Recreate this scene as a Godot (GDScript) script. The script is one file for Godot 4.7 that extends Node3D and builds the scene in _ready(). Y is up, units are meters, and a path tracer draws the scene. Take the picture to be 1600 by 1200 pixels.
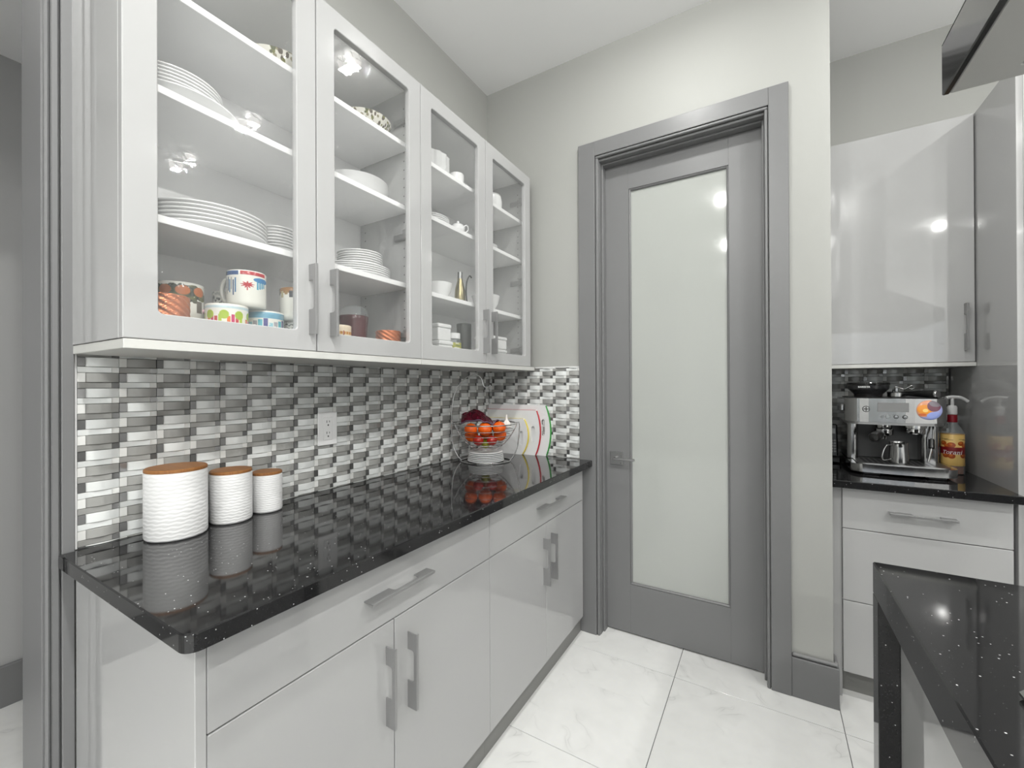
extends Node3D
# A kitchen corner: glass-fronted cupboards over a black quartz counter on the left, a grey pantry door ahead, a coffee nook and an island on the right.
# x runs along the pantry wall from the cupboard wall (x = 0), y is up, z runs from the pantry wall (z = 0) towards the viewer. Metres.

var M := {}
var taken := {}
var shared := {}
var rng := RandomNumberGenerator.new()

const CAM := Vector3(1.47, 1.32, 2.166)
const CEIL := 3.1
const CT := 0.92      # counter top height

func _ready() -> void:
	rng.seed = 7
	view_and_light()
	materials()
	print_pictures()
	room()
	pantry_door()
	backsplashes()
	upper_cabinets()
	base_cabinets()
	counter_things()
	alcove()
	coffee_things()
	island()
	dishes()
	downlights()

# ---------------------------------------------------------------- camera, sky, exposure
func view_and_light() -> void:
	var cam := Camera3D.new()
	cam.name = "camera"
	var yaw := deg_to_rad(30.97)
	var pitch := deg_to_rad(0.1304)
	var roll := deg_to_rad(-0.259)
	var f := Vector3(-sin(yaw) * cos(pitch), sin(pitch), -cos(yaw) * cos(pitch))
	var r := Vector3(cos(yaw), 0, -sin(yaw))
	var u := r.cross(f)
	cam.transform = Transform3D(Basis(r * cos(roll) + u * sin(roll), u * cos(roll) - r * sin(roll), -f), CAM)
	cam.fov = rad_to_deg(2.0 * atan(600.0 / 664.34))
	cam.near = 0.02
	add_child(cam)
	cam.current = true
	var we := WorldEnvironment.new()
	we.name = "world_environment"
	var env := Environment.new()
	env.background_mode = Environment.BG_SKY
	var sm := ProceduralSkyMaterial.new()
	sm.sky_top_color = Color(0.8, 0.83, 0.88)
	sm.sky_horizon_color = Color(0.9, 0.91, 0.92)
	sm.ground_bottom_color = Color(0.42, 0.42, 0.4)
	sm.ground_horizon_color = Color(0.7, 0.72, 0.72)
	sm.sky_energy_multiplier = 1.2
	var sky := Sky.new()
	sky.sky_material = sm
	env.sky = sky
	env.ambient_light_source = Environment.AMBIENT_SOURCE_DISABLED
	env.tonemap_mode = Environment.TONE_MAPPER_LINEAR
	env.tonemap_exposure = 1.14
	env.sdfgi_enabled = true
	env.ssao_enabled = true
	env.ssil_enabled = true
	we.environment = env
	add_child(we)

const LAMP := 1.0
const SIDE := 0.22
const DOWN := 1.16
const LAMPS := [Vector2(1.10, 0.64), Vector2(2.12, 0.64), Vector2(3.08, 0.64), Vector2(1.11, 2.08), Vector2(2.12, 2.08), Vector2(3.10, 2.08), Vector2(1.05, 3.55), Vector2(2.10, 3.55), Vector2(3.11, 3.42), Vector2(1.05, 5.05), Vector2(2.10, 5.05), Vector2(3.9, 5.05)]  # all out of view; the last row is added fill for the rear

func lamp(at: Vector3, energy: float, kind: String, label: String, group: String) -> void:  # ceiling lamp out of view, its dome shape chosen to light upper walls
	var t := thing(kind, label, "light", at, group)
	var ring := MB.new()
	ring.lathe([Vector2(0.043, -0.001), Vector2(0.056, -0.008), Vector2(0.072, -0.008), Vector2(0.076, -0.001)], 32, at, 30)
	obj("trim_ring", ring, M.paint_white, t)
	var lens := MB.new()
	lens.lathe([Vector2(0.0, -0.056), Vector2(0.015, -0.055), Vector2(0.028, -0.05), Vector2(0.037, -0.04), Vector2(0.041, -0.025), Vector2(0.042, -0.008), Vector2(0.0, -0.008)], 32, at, 60)
	obj("glow_dome", lens, M.lamp, t)
	# mostly downward light; dome and side glow placed to light upper walls and ceiling
	var s := OmniLight3D.new()
	s.name = kind + "_glow"
	s.light_energy = energy * SIDE
	s.omni_range = 14.0
	s.omni_attenuation = 2.0
	s.light_size = 0.02
	s.position = Vector3(0, -0.036, 0)
	var d := AreaLight3D.new()
	d.name = kind + "_downward_glow"
	d.light_energy = energy * DOWN
	d.area_size = Vector2(0.055, 0.055)
	d.area_normalize_energy = true
	d.area_range = 14.0
	d.area_attenuation = 2.0
	d.rotation.x = -PI / 2
	d.position = Vector3(0, -0.059, 0)
	for l in [s, d]:
		l.light_color = Color(1.0, 1.0, 0.985)
		l.shadow_enabled = true
		t.add_child(l)

func downlights() -> void:
	var row := ["nearest the pantry wall", "in the middle row", "in the row behind the viewer", "added as fill by the rear window"]
	var col := ["over the cupboard aisle", "over the island edge", "beyond the island"]
	for i in LAMPS.size():
		lamp(Vector3(LAMPS[i].x, CEIL, LAMPS[i].y), LAMP * (0.5 if i < 3 else 1.1) * [0.88, 1.05, 1.4][i % 3], "unseen_ceiling_lamp", "unseen ceiling lamp " + row[i / 3] + " " + col[i % 3], "unseen ceiling lamps")
	lamp(Vector3(-0.62, 2.7, 2.5), LAMP * 0.14, "unseen_hall_lamp", "unseen ceiling lamp lighting the hall", "unseen ceiling lamps")  # out of view, placed to light the hall wall

# ---------------------------------------------------------------- mesh builder
class MB:
	var v := PackedVector3Array()
	var n := PackedVector3Array()
	var t := PackedVector2Array()
	var xf := Transform3D.IDENTITY

	func put(p: Vector3, nn: Vector3, uv := Vector2.ZERO) -> void:
		v.append(xf * p)
		n.append((xf.basis * nn).normalized())
		t.append(uv)

	func tri(a: Vector3, b: Vector3, c: Vector3, ua := Vector2.ZERO, ub := Vector2.ZERO, uc := Vector2.ZERO) -> void:
		var nn := (b - a).cross(c - a)
		if nn.length_squared() < 1e-16:
			return
		nn = nn.normalized()
		put(a, nn, ua); put(c, nn, uc); put(b, nn, ub)

	func quad(a: Vector3, b: Vector3, c: Vector3, d: Vector3) -> void:
		tri(a, b, c, Vector2(0, 1), Vector2(1, 1), Vector2(1, 0))
		tri(a, c, d, Vector2(0, 1), Vector2(1, 0), Vector2(0, 0))

	# a convex polygon turned away from the point inside
	func face(p: Array, inside: Vector3) -> void:
		var m := Vector3.ZERO
		for q in p:
			m += q
		m /= p.size()
		var nn: Vector3 = (p[1] - p[0]).cross(p[2] - p[0])
		var flip := nn.dot(m - inside) < 0
		for i in range(1, p.size() - 1):
			if flip:
				tri(p[0], p[i + 1], p[i])
			else:
				tri(p[0], p[i], p[i + 1])

	# box between two corners, its edges chamfered by b; UVs in metres
	func box(lo: Vector3, hi: Vector3, b := 0.0) -> MB:
		var mid := (lo + hi) / 2
		var h := ((hi - lo) / 2).abs()
		b = minf(b, minf(h.x, minf(h.y, h.z)) * 0.9)
		for ax in 3:
			for s in [-1.0, 1.0]:
				var q := []
				for k in [[-1, -1], [1, -1], [1, 1], [-1, 1]]:
					q.append(_bp(mid, h, b, ax, s, k))
				face(q, mid)
		if b > 0:
			for ax in 3:
				var a1 := (ax + 1) % 3
				var a2 := (ax + 2) % 3
				for s1 in [-1, 1]:
					for s2 in [-1, 1]:
						var q := []
						for e in [-1, 1]:
							q.append(_bc(mid, h, b, ax, e, a1, s1, a2, s2, a1))
						for e in [1, -1]:
							q.append(_bc(mid, h, b, ax, e, a1, s1, a2, s2, a2))
						face(q, mid)
			for sx in [-1, 1]:
				for sy in [-1, 1]:
					for sz in [-1, 1]:
						var s := Vector3(sx, sy, sz)
						var q := []
						for ax in 3:
							var d := h - Vector3.ONE * b
							d[ax] = h[ax]
							q.append(mid + d * s)
						face(q, mid)
		return self

	func _bp(mid: Vector3, h: Vector3, b: float, ax: int, s: float, k: Array) -> Vector3:
		var d := Vector3.ZERO
		d[ax] = s * h[ax]
		d[(ax + 1) % 3] = k[0] * (h[(ax + 1) % 3] - b)
		d[(ax + 2) % 3] = k[1] * (h[(ax + 2) % 3] - b)
		return mid + d

	func _bc(mid: Vector3, h: Vector3, b: float, ax: int, e: int, a1: int, s1: int, a2: int, s2: int, on: int) -> Vector3:
		var d := Vector3.ZERO
		d[ax] = e * (h[ax] - b)
		d[a1] = s1 * (h[a1] - (0.0 if on == a1 else b))
		d[a2] = s2 * (h[a2] - (0.0 if on == a2 else b))
		return mid + d

	# profile of (radius, height) turned about the vertical through at; edges sharper than crease degrees stay sharp
	func lathe(p: Array, segs: int, at := Vector3.ZERO, crease := 40.0, sx := 1.0, sz := 1.0, wob := 0.0, wn := 0.0, wt := 0.0) -> MB:
		var k := p.size()
		var seg := []
		var lens := [0.0]
		for i in k - 1:
			var d: Vector2 = p[i + 1] - p[i]
			seg.append(Vector2(d.y, -d.x).normalized())
			lens.append(lens[i] + d.length())
		var total: float = maxf(lens[k - 1], 1e-6)
		for i in k - 1:
			var n0: Vector2 = seg[i]
			var n1: Vector2 = seg[i]
			if i > 0 and rad_to_deg(absf(seg[i].angle_to(seg[i - 1]))) < crease:
				n0 = (seg[i] + seg[i - 1]).normalized()
			if i < k - 2 and rad_to_deg(absf(seg[i].angle_to(seg[i + 1]))) < crease:
				n1 = (seg[i] + seg[i + 1]).normalized()
			for j in segs:
				var q := []
				for e in [[i, j, n0], [i, j + 1, n0], [i + 1, j + 1, n1], [i + 1, j, n1]]:
					var a: float = TAU * e[1] / segs
					var pr: Vector2 = p[e[0]]
					var rr: float = pr.x * (1.0 + wob * sin(wn * a + wt * pr.y))
					q.append([at + Vector3(cos(a) * rr * sx, pr.y, -sin(a) * rr * sz), Vector3(cos(a) * e[2].x / sx, e[2].y, -sin(a) * e[2].x / sz).normalized(), Vector2(float(e[1]) / segs, 1.0 - lens[e[0]] / total)])
				if wob != 0.0:
					tri(q[0][0], q[1][0], q[2][0], q[0][2], q[1][2], q[2][2])
					tri(q[0][0], q[2][0], q[3][0], q[0][2], q[2][2], q[3][2])
					continue
				for o in [[0, 1, 2], [0, 2, 3]]:
					var a3: Vector3 = q[o[0]][0]
					var b3: Vector3 = q[o[1]][0]
					var c3: Vector3 = q[o[2]][0]
					if (b3 - a3).cross(c3 - a3).length_squared() < 1e-18:
						continue
					for w in [o[0], o[2], o[1]]:
						put(q[w][0], q[w][1], q[w][2])
		return self

	# round bar through points
	func tube(p: Array, r: float, segs := 8, closed := false) -> MB:
		var k := p.size()
		var rings := []
		var up := Vector3.UP
		for i in k:
			var a: Vector3 = p[(i - 1 + k) % k] if closed or i > 0 else p[i]
			var b: Vector3 = p[(i + 1) % k] if closed or i < k - 1 else p[i]
			var d := (b - a).normalized()
			if absf(d.dot(up)) > 0.95:
				up = Vector3(1, 0, 0) if absf(d.x) < 0.9 else Vector3(0, 0, 1)
			var s := d.cross(up).normalized()
			up = s.cross(d).normalized()
			var ring := []
			for j in segs:
				var an := TAU * j / segs
				ring.append(s * cos(an) + up * sin(an))
			rings.append(ring)
		for i in (k if closed else k - 1):
			var i2 := (i + 1) % k
			for j in segs:
				var j2 := (j + 1) % segs
				var a: Vector3 = p[i] + rings[i][j] * r
				var b: Vector3 = p[i] + rings[i][j2] * r
				var c: Vector3 = p[i2] + rings[i2][j2] * r
				var d2: Vector3 = p[i2] + rings[i2][j] * r
				var out: Vector3 = rings[i][j] + rings[i][j2]
				var order := [[a, rings[i][j]], [b, rings[i][j2]], [c, rings[i2][j2]], [a, rings[i][j]], [c, rings[i2][j2]], [d2, rings[i2][j]]]
				if (b - a).cross(c - a).dot(out) > 0:
					order = [order[0], order[2], order[1], order[3], order[5], order[4]]
				for o in order:
					put(o[0], o[1])
		if not closed:
			for e in [0, k - 1]:
				var q := []
				for j in segs:
					q.append(p[e] + rings[e][j] * r)
				var other: Vector3 = p[1] if e == 0 else p[k - 2]
				face(q, other)
		return self

	# quads between following loops of equal length, each loop counter-clockwise seen from where the loft goes
	func loft(loops: Array, closed := true, smooth := false) -> MB:
		for l in loops.size() - 1:
			var a: Array = loops[l]
			var b: Array = loops[l + 1]
			var m := a.size()
			for i in (m if closed else m - 1):
				var j := (i + 1) % m
				tri(a[i], a[j], b[j], Vector2(float(i) / m, 1 - float(l) / (loops.size() - 1)), Vector2(float(i + 1) / m, 1 - float(l) / (loops.size() - 1)), Vector2(float(i + 1) / m, 1 - float(l + 1) / (loops.size() - 1)))
				tri(a[i], b[j], b[i], Vector2(float(i) / m, 1 - float(l) / (loops.size() - 1)), Vector2(float(i + 1) / m, 1 - float(l + 1) / (loops.size() - 1)), Vector2(float(i) / m, 1 - float(l + 1) / (loops.size() - 1)))
		return self

	# flat outline in x-y (counter-clockwise) given thickness from z0 to z1, its front edge chamfered by b
	func slab(poly: PackedVector2Array, z0: float, z1: float, b := 0.0) -> MB:
		var front := poly
		if b > 0:
			var ins := Geometry2D.offset_polygon(poly, -b, Geometry2D.JOIN_MITER)
			if ins.size() == 1 and ins[0].size() == poly.size():
				# match the starting vertex
				var best := 0
				for i in poly.size():
					if ins[0][i].distance_squared_to(poly[0]) < ins[0][best].distance_squared_to(poly[0]):
						best = i
				front = PackedVector2Array()
				for i in poly.size():
					front.append(ins[0][(best + i) % poly.size()])
			else:
				b = 0.0
		var l0 := []
		var l1 := []
		var l2 := []
		for i in poly.size():
			l0.append(Vector3(poly[i].x, poly[i].y, z0))
			l1.append(Vector3(poly[i].x, poly[i].y, z1 - b))
			l2.append(Vector3(front[i].x, front[i].y, z1))
		loft([l0, l1] if b <= 0 else [l0, l1, l2])
		var lo := poly[0]
		var hi := poly[0]
		for q in poly:
			lo = lo.min(q)
			hi = hi.max(q)
		var size := hi - lo
		for e in [[poly, z0, false], [front, z1, true]]:
			var pp: PackedVector2Array = e[0]
			var id := Geometry2D.triangulate_polygon(pp)
			for i in range(0, id.size(), 3):
				var q: Array = [pp[id[i]], pp[id[i + 1]], pp[id[i + 2]]]
				if ((q[1] - q[0]).cross(q[2] - q[0]) < 0) == e[2]:
					q = [q[0], q[2], q[1]]
				var uv := []
				for w in q:
					uv.append(Vector2((w.x - lo.x) / size.x, 1 - (w.y - lo.y) / size.y))
				tri(Vector3(q[0].x, q[0].y, e[1]), Vector3(q[1].x, q[1].y, e[1]), Vector3(q[2].x, q[2].y, e[1]), uv[0], uv[1], uv[2])
		return self

	# four-sided frame in x-y round a rounded opening
	func frame(o: Rect2, i: Rect2, r: float, z0: float, z1: float, b := 0.0015) -> MB:
		var inner := []
		var outer := []
		var cs := [[i.end.x - r, i.end.y - r, 0.0, o.end], [i.position.x + r, i.end.y - r, 90.0, Vector2(o.position.x, o.end.y)], [i.position.x + r, i.position.y + r, 180.0, o.position], [i.end.x - r, i.position.y + r, 270.0, Vector2(o.end.x, o.position.y)]]
		var ks := 5
		for c in cs:
			for k in ks + 1:
				var a := deg_to_rad(c[2] + 90.0 * k / ks)
				inner.append(Vector2(c[0] + r * cos(a), c[1] + r * sin(a)))
				outer.append(c[3])
		var mid := i.get_center()
		var L := []
		for e in [[outer, 0.0, z0], [outer, 0.0, z1 - b], [outer, -b, z1], [inner, b, z1], [inner, 0.0, z1 - b], [inner, 0.0, z0], [outer, 0.0, z0]]:
			var loop := []
			for q in e[0]:
				var g: Vector2 = Vector2(signf(q.x - mid.x), signf(q.y - mid.y)) * e[1]
				loop.append(Vector3(q.x + g.x, q.y + g.y, e[2]))
			L.append(loop)
		return loft(L)

	func bead(c: Vector3, r: Vector3, la := 12, lo := 18) -> MB:
		var p := []
		for i in la + 1:
			var a := -PI / 2 + PI * i / la
			p.append(Vector2(cos(a) * r.y, sin(a) * r.y))
		return lathe(p, lo, c, 60, r.x / r.y, r.z / r.y)

	func mesh(org := Vector3.ZERO) -> ArrayMesh:
		var m := ArrayMesh.new()
		into(m, org)
		return m

	func into(m: ArrayMesh, org := Vector3.ZERO) -> void:
		var a := []
		a.resize(Mesh.ARRAY_MAX)
		var w := v
		if org != Vector3.ZERO:
			w = PackedVector3Array()
			w.resize(v.size())
			for i in v.size():
				w[i] = v[i] - org
		a[Mesh.ARRAY_VERTEX] = w
		a[Mesh.ARRAY_NORMAL] = n
		a[Mesh.ARRAY_TEX_UV] = t
		m.add_surface_from_arrays(Mesh.PRIMITIVE_TRIANGLES, a)

# ---------------------------------------------------------------- scene tree helpers
func numbered(called: String) -> String:
	var k: int = taken.get(called, 0)
	taken[called] = k + 1
	return called if k == 0 else "%s_%03d" % [called, k]

func tag(o: Node, label := "", category := "", group := "", kind := "") -> Node:
	for e in [["label", label], ["category", category], ["group", group], ["kind", kind]]:
		if e[1]:
			o.set_meta(e[0], e[1])
	return o

# a thing: an empty node at its base, whose children are its parts
func thing(called: String, label: String, category: String, at := Vector3.ZERO, group := "", kind := "") -> Node3D:
	var o := Node3D.new()
	o.name = numbered(called)
	add_child(o)
	o.position = at
	tag(o, label, category, group, kind)
	return o

func origin_of(o: Node) -> Vector3:
	var p := Vector3.ZERO
	while o != null and o != self:
		p += (o as Node3D).position
		o = o.get_parent()
	return p

# one part; the shape was drawn where it stands in the room
func obj(called: String, mb: MB, mat: Material, parent: Node = self, label := "") -> MeshInstance3D:
	var o := MeshInstance3D.new()
	o.name = numbered(called) if parent == self else called
	o.mesh = mb.mesh(origin_of(parent))
	o.material_override = mat
	o.cast_shadow = GeometryInstance3D.SHADOW_CASTING_SETTING_ON
	parent.add_child(o, true)
	if label:
		o.set_meta("label", label)
	return o

func placed(called: String, mesh: Mesh, mat: Material, parent: Node, xf: Transform3D) -> MeshInstance3D:
	var o := MeshInstance3D.new()
	o.name = called
	o.mesh = mesh
	o.material_override = mat
	o.transform = xf
	parent.add_child(o, true)
	return o

func struct(called: String, label: String, category: String, mb: MB, mat: Material) -> MeshInstance3D:
	var o := obj(called, mb, mat)
	tag(o, label, category, "", "structure")
	return o

func again(src: Node3D, at: Vector3, label: String, turn := 0.0) -> Node3D:
	var o: Node3D = src.duplicate()
	var base := String(src.name).rstrip("0123456789").rstrip("_")
	o.name = numbered(base)
	add_child(o)
	o.position = at
	o.rotation.y = turn
	o.set_meta("label", label)
	return o

func bx(a: Vector3, b: Vector3, c := 0.0) -> MB:
	return MB.new().box(a, b, c)

# drawing planes: on the cupboard wall (x right = towards the pantry wall), and facing the viewer along z
func on_left(x: float, z: float, y := 0.0) -> Transform3D:
	return Transform3D(Basis(Vector3(0, 0, -1), Vector3.UP, Vector3(1, 0, 0)), Vector3(x, y, z))

func on_back(x: float, z: float, y := 0.0) -> Transform3D:
	return Transform3D(Basis.IDENTITY, Vector3(x, y, z))

# ---------------------------------------------------------------- materials
func mat(c: Color, rough := 0.5, metal := 0.0, spec := 0.5) -> StandardMaterial3D:
	var m := StandardMaterial3D.new()
	m.albedo_color = c
	m.roughness = rough
	m.metallic = metal
	m.metallic_specular = spec
	return m

func grey(v: float, rough := 0.5, metal := 0.0, tint := Vector3.ZERO) -> StandardMaterial3D:
	return mat(Color(v + tint.x, v + tint.y, v + tint.z), rough, metal)

func texture(im: Image, mip := true) -> ImageTexture:
	if mip:
		im.generate_mipmaps()
	return ImageTexture.create_from_image(im)

func blank(w: int, h: int, c: Color) -> Image:
	var im := Image.create(w, h, false, Image.FORMAT_RGB8)
	im.fill(c)
	return im

func printed(im: Image, rough := 0.2) -> StandardMaterial3D:
	var m := mat(Color.WHITE, rough)
	m.albedo_texture = texture(im)
	return m

func disc(im: Image, cx: float, cy: float, rx: float, ry: float, c: Color) -> void:
	for y in range(maxi(0, int(cy - ry)), mini(im.get_height(), int(cy + ry) + 1)):
		for x in range(maxi(0, int(cx - rx)), mini(im.get_width(), int(cx + rx) + 1)):
			if pow((x - cx) / rx, 2) + pow((y - cy) / ry, 2) <= 1.0:
				im.set_pixel(x, y, c)

func materials() -> void:
	M.wall = grey(0.645, 0.55, 0, Vector3(0, 0.002, -0.012))
	M.ceiling = grey(0.95, 0.8)
	M.hall = grey(0.86, 0.6)  # pale so that the unseen right and rear walls bounce light
	M.hall_paint = grey(0.66, 0.6)
	M.trim = grey(0.455, 0.38, 0, Vector3(0, 0.001, 0.004))
	M.white = grey(0.69, 0.035)
	M.white.metallic_specular = 0.62              # lacquered cupboard fronts
	M.carcass = grey(0.96, 0.22)
	M.shelf = grey(0.95, 0.3)
	M.rail = grey(0.79, 0.35, 0, Vector3(0, 0, -0.015))
	M.paint_white = grey(0.88, 0.4)
	M.toe = grey(0.5, 0.4, 0, Vector3(0, 0, -0.01))
	M.handle = grey(0.61, 0.36, 0.6)
	M.steel = grey(0.68, 0.14, 1.0)
	M.steel_dull = grey(0.62, 0.33, 1.0)
	M.chrome = grey(0.8, 0.06, 1.0)
	M.hinge = grey(0.6, 0.35, 0.6)
	M.black = grey(0.06, 0.3)
	M.black_gloss = grey(0.045, 0.08)
	M.dark = grey(0.2, 0.35)
	M.grout = grey(0.36, 0.8)
	M.tile_grout = grey(0.52, 0.8)
	M.caulk = grey(0.86, 0.5)
	M.porcelain = grey(0.92, 0.12)
	M.plastic_white = grey(0.9, 0.3)
	M.lamp = grey(0.95, 0.4)
	M.lamp.emission_enabled = true
	M.lamp.emission = Color(1, 0.985, 0.965)
	M.lamp.emission_energy_multiplier = 6.0
	M.glass = mat(Color(0.96, 0.98, 0.97, 0.03), 0.0)
	M.glass.transparency = BaseMaterial3D.TRANSPARENCY_ALPHA
	M.glass.normal_enabled = true
	M.glass.normal_texture = film_texture()
	M.glass.normal_scale = 1.5
	M.clear = mat(Color(0.9, 0.94, 0.95, 0.12), 0.02)
	M.clear.transparency = BaseMaterial3D.TRANSPARENCY_ALPHA
	M.smoke = mat(Color(0.16, 0.16, 0.17, 0.55), 0.05)
	M.smoke.transparency = BaseMaterial3D.TRANSPARENCY_ALPHA
	M.frosted = mat(Color(0.67, 0.68, 0.665), 0.06, 0, 0.5)
	M.quartz = mat(Color.WHITE, 0.055)
	M.quartz.albedo_texture = quartz_texture()
	M.quartz.uv1_triplanar = true
	M.quartz.uv1_world_triplanar = true
	M.quartz.uv1_scale = Vector3(1, 1, 1) * 1.4
	M.marble = mat(Color.WHITE, 0.11)
	M.marble.albedo_texture = marble_texture()
	# backsplash tiles, three tones of each
	for k in 3:
		M["light%d" % k] = grey([0.85, 0.82, 0.88][k], [0.07, 0.12, 0.09][k], 0, Vector3(-0.006, 0.002, -0.002))
		M["stone%d" % k] = grey([0.87, 0.83, 0.89][k], 0.35, 0, Vector3(0, 0, -0.01))
		M["dark%d" % k] = grey([0.6, 0.56, 0.63][k], [0.06, 0.1, 0.08][k], 0, Vector3(0.004, 0.003, -0.008))
		M["metal%d" % k] = grey([0.52, 0.44, 0.6][k], [0.16, 0.22, 0.12][k], 0.6)
	M.wood = mat(Color.WHITE, 0.5)
	M.wood.albedo_texture = wood_texture()
	M.ripple = grey(0.88, 0.45)
	M.ripple.normal_enabled = true
	M.ripple.normal_texture = ripple_texture()
	M.ripple.normal_scale = 0.2
	M.copper = mat(Color(0.76, 0.45, 0.29), 0.3, 0.6)
	M.orange = mat(Color(0.88, 0.36, 0.04), 0.35)
	M.orange.normal_enabled = true
	M.orange.normal_texture = peel_texture()
	M.orange.normal_scale = 0.4
	M.red_fruit = mat(Color(0.62, 0.12, 0.07), 0.25)
	M.lime = mat(Color(0.5, 0.5, 0.1), 0.35)
	M.net = printed(net_image(), 0.22)
	M.net_pale = mat(Color(0.36, 0.28, 0.36), 0.3)
	M.garlic = mat(Color(0.9, 0.88, 0.86), 0.5)
	M.board = grey(0.9, 0.4)
	M.green = mat(Color(0.16, 0.55, 0.2), 0.4)
	M.red = mat(Color(0.72, 0.1, 0.16), 0.4)
	M.yellow = mat(Color(0.88, 0.8, 0.32), 0.4)
	M.burgundy = mat(Color(0.3, 0.05, 0.1), 0.15)
	M.brass = mat(Color(0.6, 0.56, 0.42), 0.22, 0.9)
	M.syrup = mat(Color(0.45, 0.22, 0.06), 0.08)
	M.wine = mat(Color(0.5, 0.02, 0.1), 0.35)
	M.hood_side = grey(0.2, 0.1)
	M.hood_under = grey(0.72, 0.4, 0.2, Vector3(0, 0, -0.015))
	M.floral = printed(floral_image(), 0.15)

func noise(freq: float, s: int, oct := 4) -> FastNoiseLite:
	var f := FastNoiseLite.new()
	f.seed = s
	f.frequency = freq
	f.fractal_octaves = oct
	f.noise_type = FastNoiseLite.TYPE_SIMPLEX_SMOOTH
	return f

func quartz_texture() -> ImageTexture:
	var r := RandomNumberGenerator.new()
	r.seed = 11
	var im := blank(1024, 1024, Color(0.125, 0.125, 0.127))
	for i in 26000:
		var g := 0.09 + r.randf() * 0.13
		im.set_pixel(r.randi() % 1024, r.randi() % 1024, Color(g, g, g))
	for i in 1500:
		var g := 0.3 + r.randf() * 0.35
		im.set_pixel(r.randi() % 1024, r.randi() % 1024, Color(g, g, g))
	for i in 400:
		var g := 0.7 + r.randf() * 0.3
		im.fill_rect(Rect2i(r.randi() % 1018, r.randi() % 1018, 2 + r.randi() % 2, 2 + r.randi() % 2), Color(g, g, g))
	return texture(im)

func marble_texture() -> ImageTexture:
	var a := noise(0.0035, 3, 4)
	var b := noise(0.004, 9, 3)
	var w := noise(0.006, 21, 3)
	var n := 1024
	var im := blank(n, n, Color.WHITE)
	for y in n:
		for x in n:
			var wx := w.get_noise_2d(x, y) * 90.0
			var v := absf(a.get_noise_2d((x * 0.75 + y * 0.6) * 0.45 + wx * 0.5, (y * 0.75 - x * 0.6) * 1.3 + wx * 0.5))
			var vein := clampf(1.0 - v / 0.018, 0.0, 1.0) * clampf(b.get_noise_2d(x + 500, y) * 1.6 + 0.1, 0.0, 1.0)
			var haze := clampf(1.0 - v / 0.16, 0.0, 1.0) * clampf(b.get_noise_2d(x + 500, y) * 1.2 + 0.3, 0.0, 1.0)
			var g := 0.9 - vein * 0.07 - haze * 0.04 + b.get_noise_2d(x * 2.0, y * 2.0) * 0.015
			im.set_pixel(x, y, Color(g, g, g - 0.006))
	return texture(im)

func wood_texture() -> ImageTexture:
	var a := noise(0.01, 5, 4)
	var im := blank(256, 256, Color.WHITE)
	for y in 256:
		for x in 256:
			var v := 0.5 + 0.5 * sin(y * 0.32 + a.get_noise_2d(x * 0.4, y * 3.0) * 6.0)
			im.set_pixel(x, y, Color(0.60, 0.41, 0.23).lerp(Color(0.52, 0.33, 0.17), v * 0.55))
	return texture(im)

func ripple_texture() -> ImageTexture:
	var a := noise(0.02, 8, 2)
	var im := Image.create(512, 256, false, Image.FORMAT_RGBA8)
	for y in 256:
		for x in 512:
			var h := 0.5 + 0.5 * sin(TAU * (y / 10.6 + 0.13 * sin(TAU * x / 32.0 + float(y / 11) * 1.7)))
			h = h * 0.9 + a.get_noise_2d(x, y) * 0.1
			im.set_pixel(x, y, Color(h, h, h))
	im.bump_map_to_normal_map(3.0)
	return texture(im)

func peel_texture() -> ImageTexture:
	var a := noise(0.12, 4, 2)
	var im := Image.create(128, 128, false, Image.FORMAT_RGBA8)
	for y in 128:
		for x in 128:
			var h := 0.5 + 0.5 * a.get_noise_2d(x, y)
			im.set_pixel(x, y, Color(h, h, h))
	im.bump_map_to_normal_map(2.0)
	return texture(im)

# creases of the clear protective film still on the panes
func film_texture() -> ImageTexture:
	var r := RandomNumberGenerator.new()
	r.seed = 31
	var n := 512
	var im := Image.create(n, n, false, Image.FORMAT_RGBA8)
	im.fill(Color(0.5, 0.5, 0.5))
	var a := noise(0.012, 14, 2)
	for y in n:
		for x in n:
			var h := 0.5 + a.get_noise_2d(x, y) * 0.010
			im.set_pixel(x, y, Color(h, h, h))
	for i in 240:
		var p := Vector2(r.randf() * n, r.randf() * n)
		var ang := r.randf() * TAU
		var bend := (r.randf() - 0.5) * 0.06
		var lift := 0.05 + 0.12 * r.randf()
		for s in 12 + r.randi() % 34:
			p += Vector2(cos(ang), sin(ang))
			ang += bend
			var x := posmod(int(p.x), n)
			var y := posmod(int(p.y), n)
			var h: float = im.get_pixel(x, y).r + lift
			im.set_pixel(x, y, Color(h, h, h))
	im.bump_map_to_normal_map(2.0)
	return texture(im)

func floral_image() -> Image:
	var r := RandomNumberGenerator.new()
	r.seed = 77
	var im := blank(512, 128, Color(0.88, 0.87, 0.83))
	for i in 520:
		var y := 30.0 + r.randf() * 76.0
		var c: Color = [Color(0.28, 0.3, 0.12), Color(0.42, 0.42, 0.16), Color(0.3, 0.24, 0.18), Color(0.55, 0.52, 0.4)][r.randi() % 4]
		disc(im, r.randf() * 512, y, 2 + r.randf() * 5, 1.5 + r.randf() * 3, c)
	return im

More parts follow.
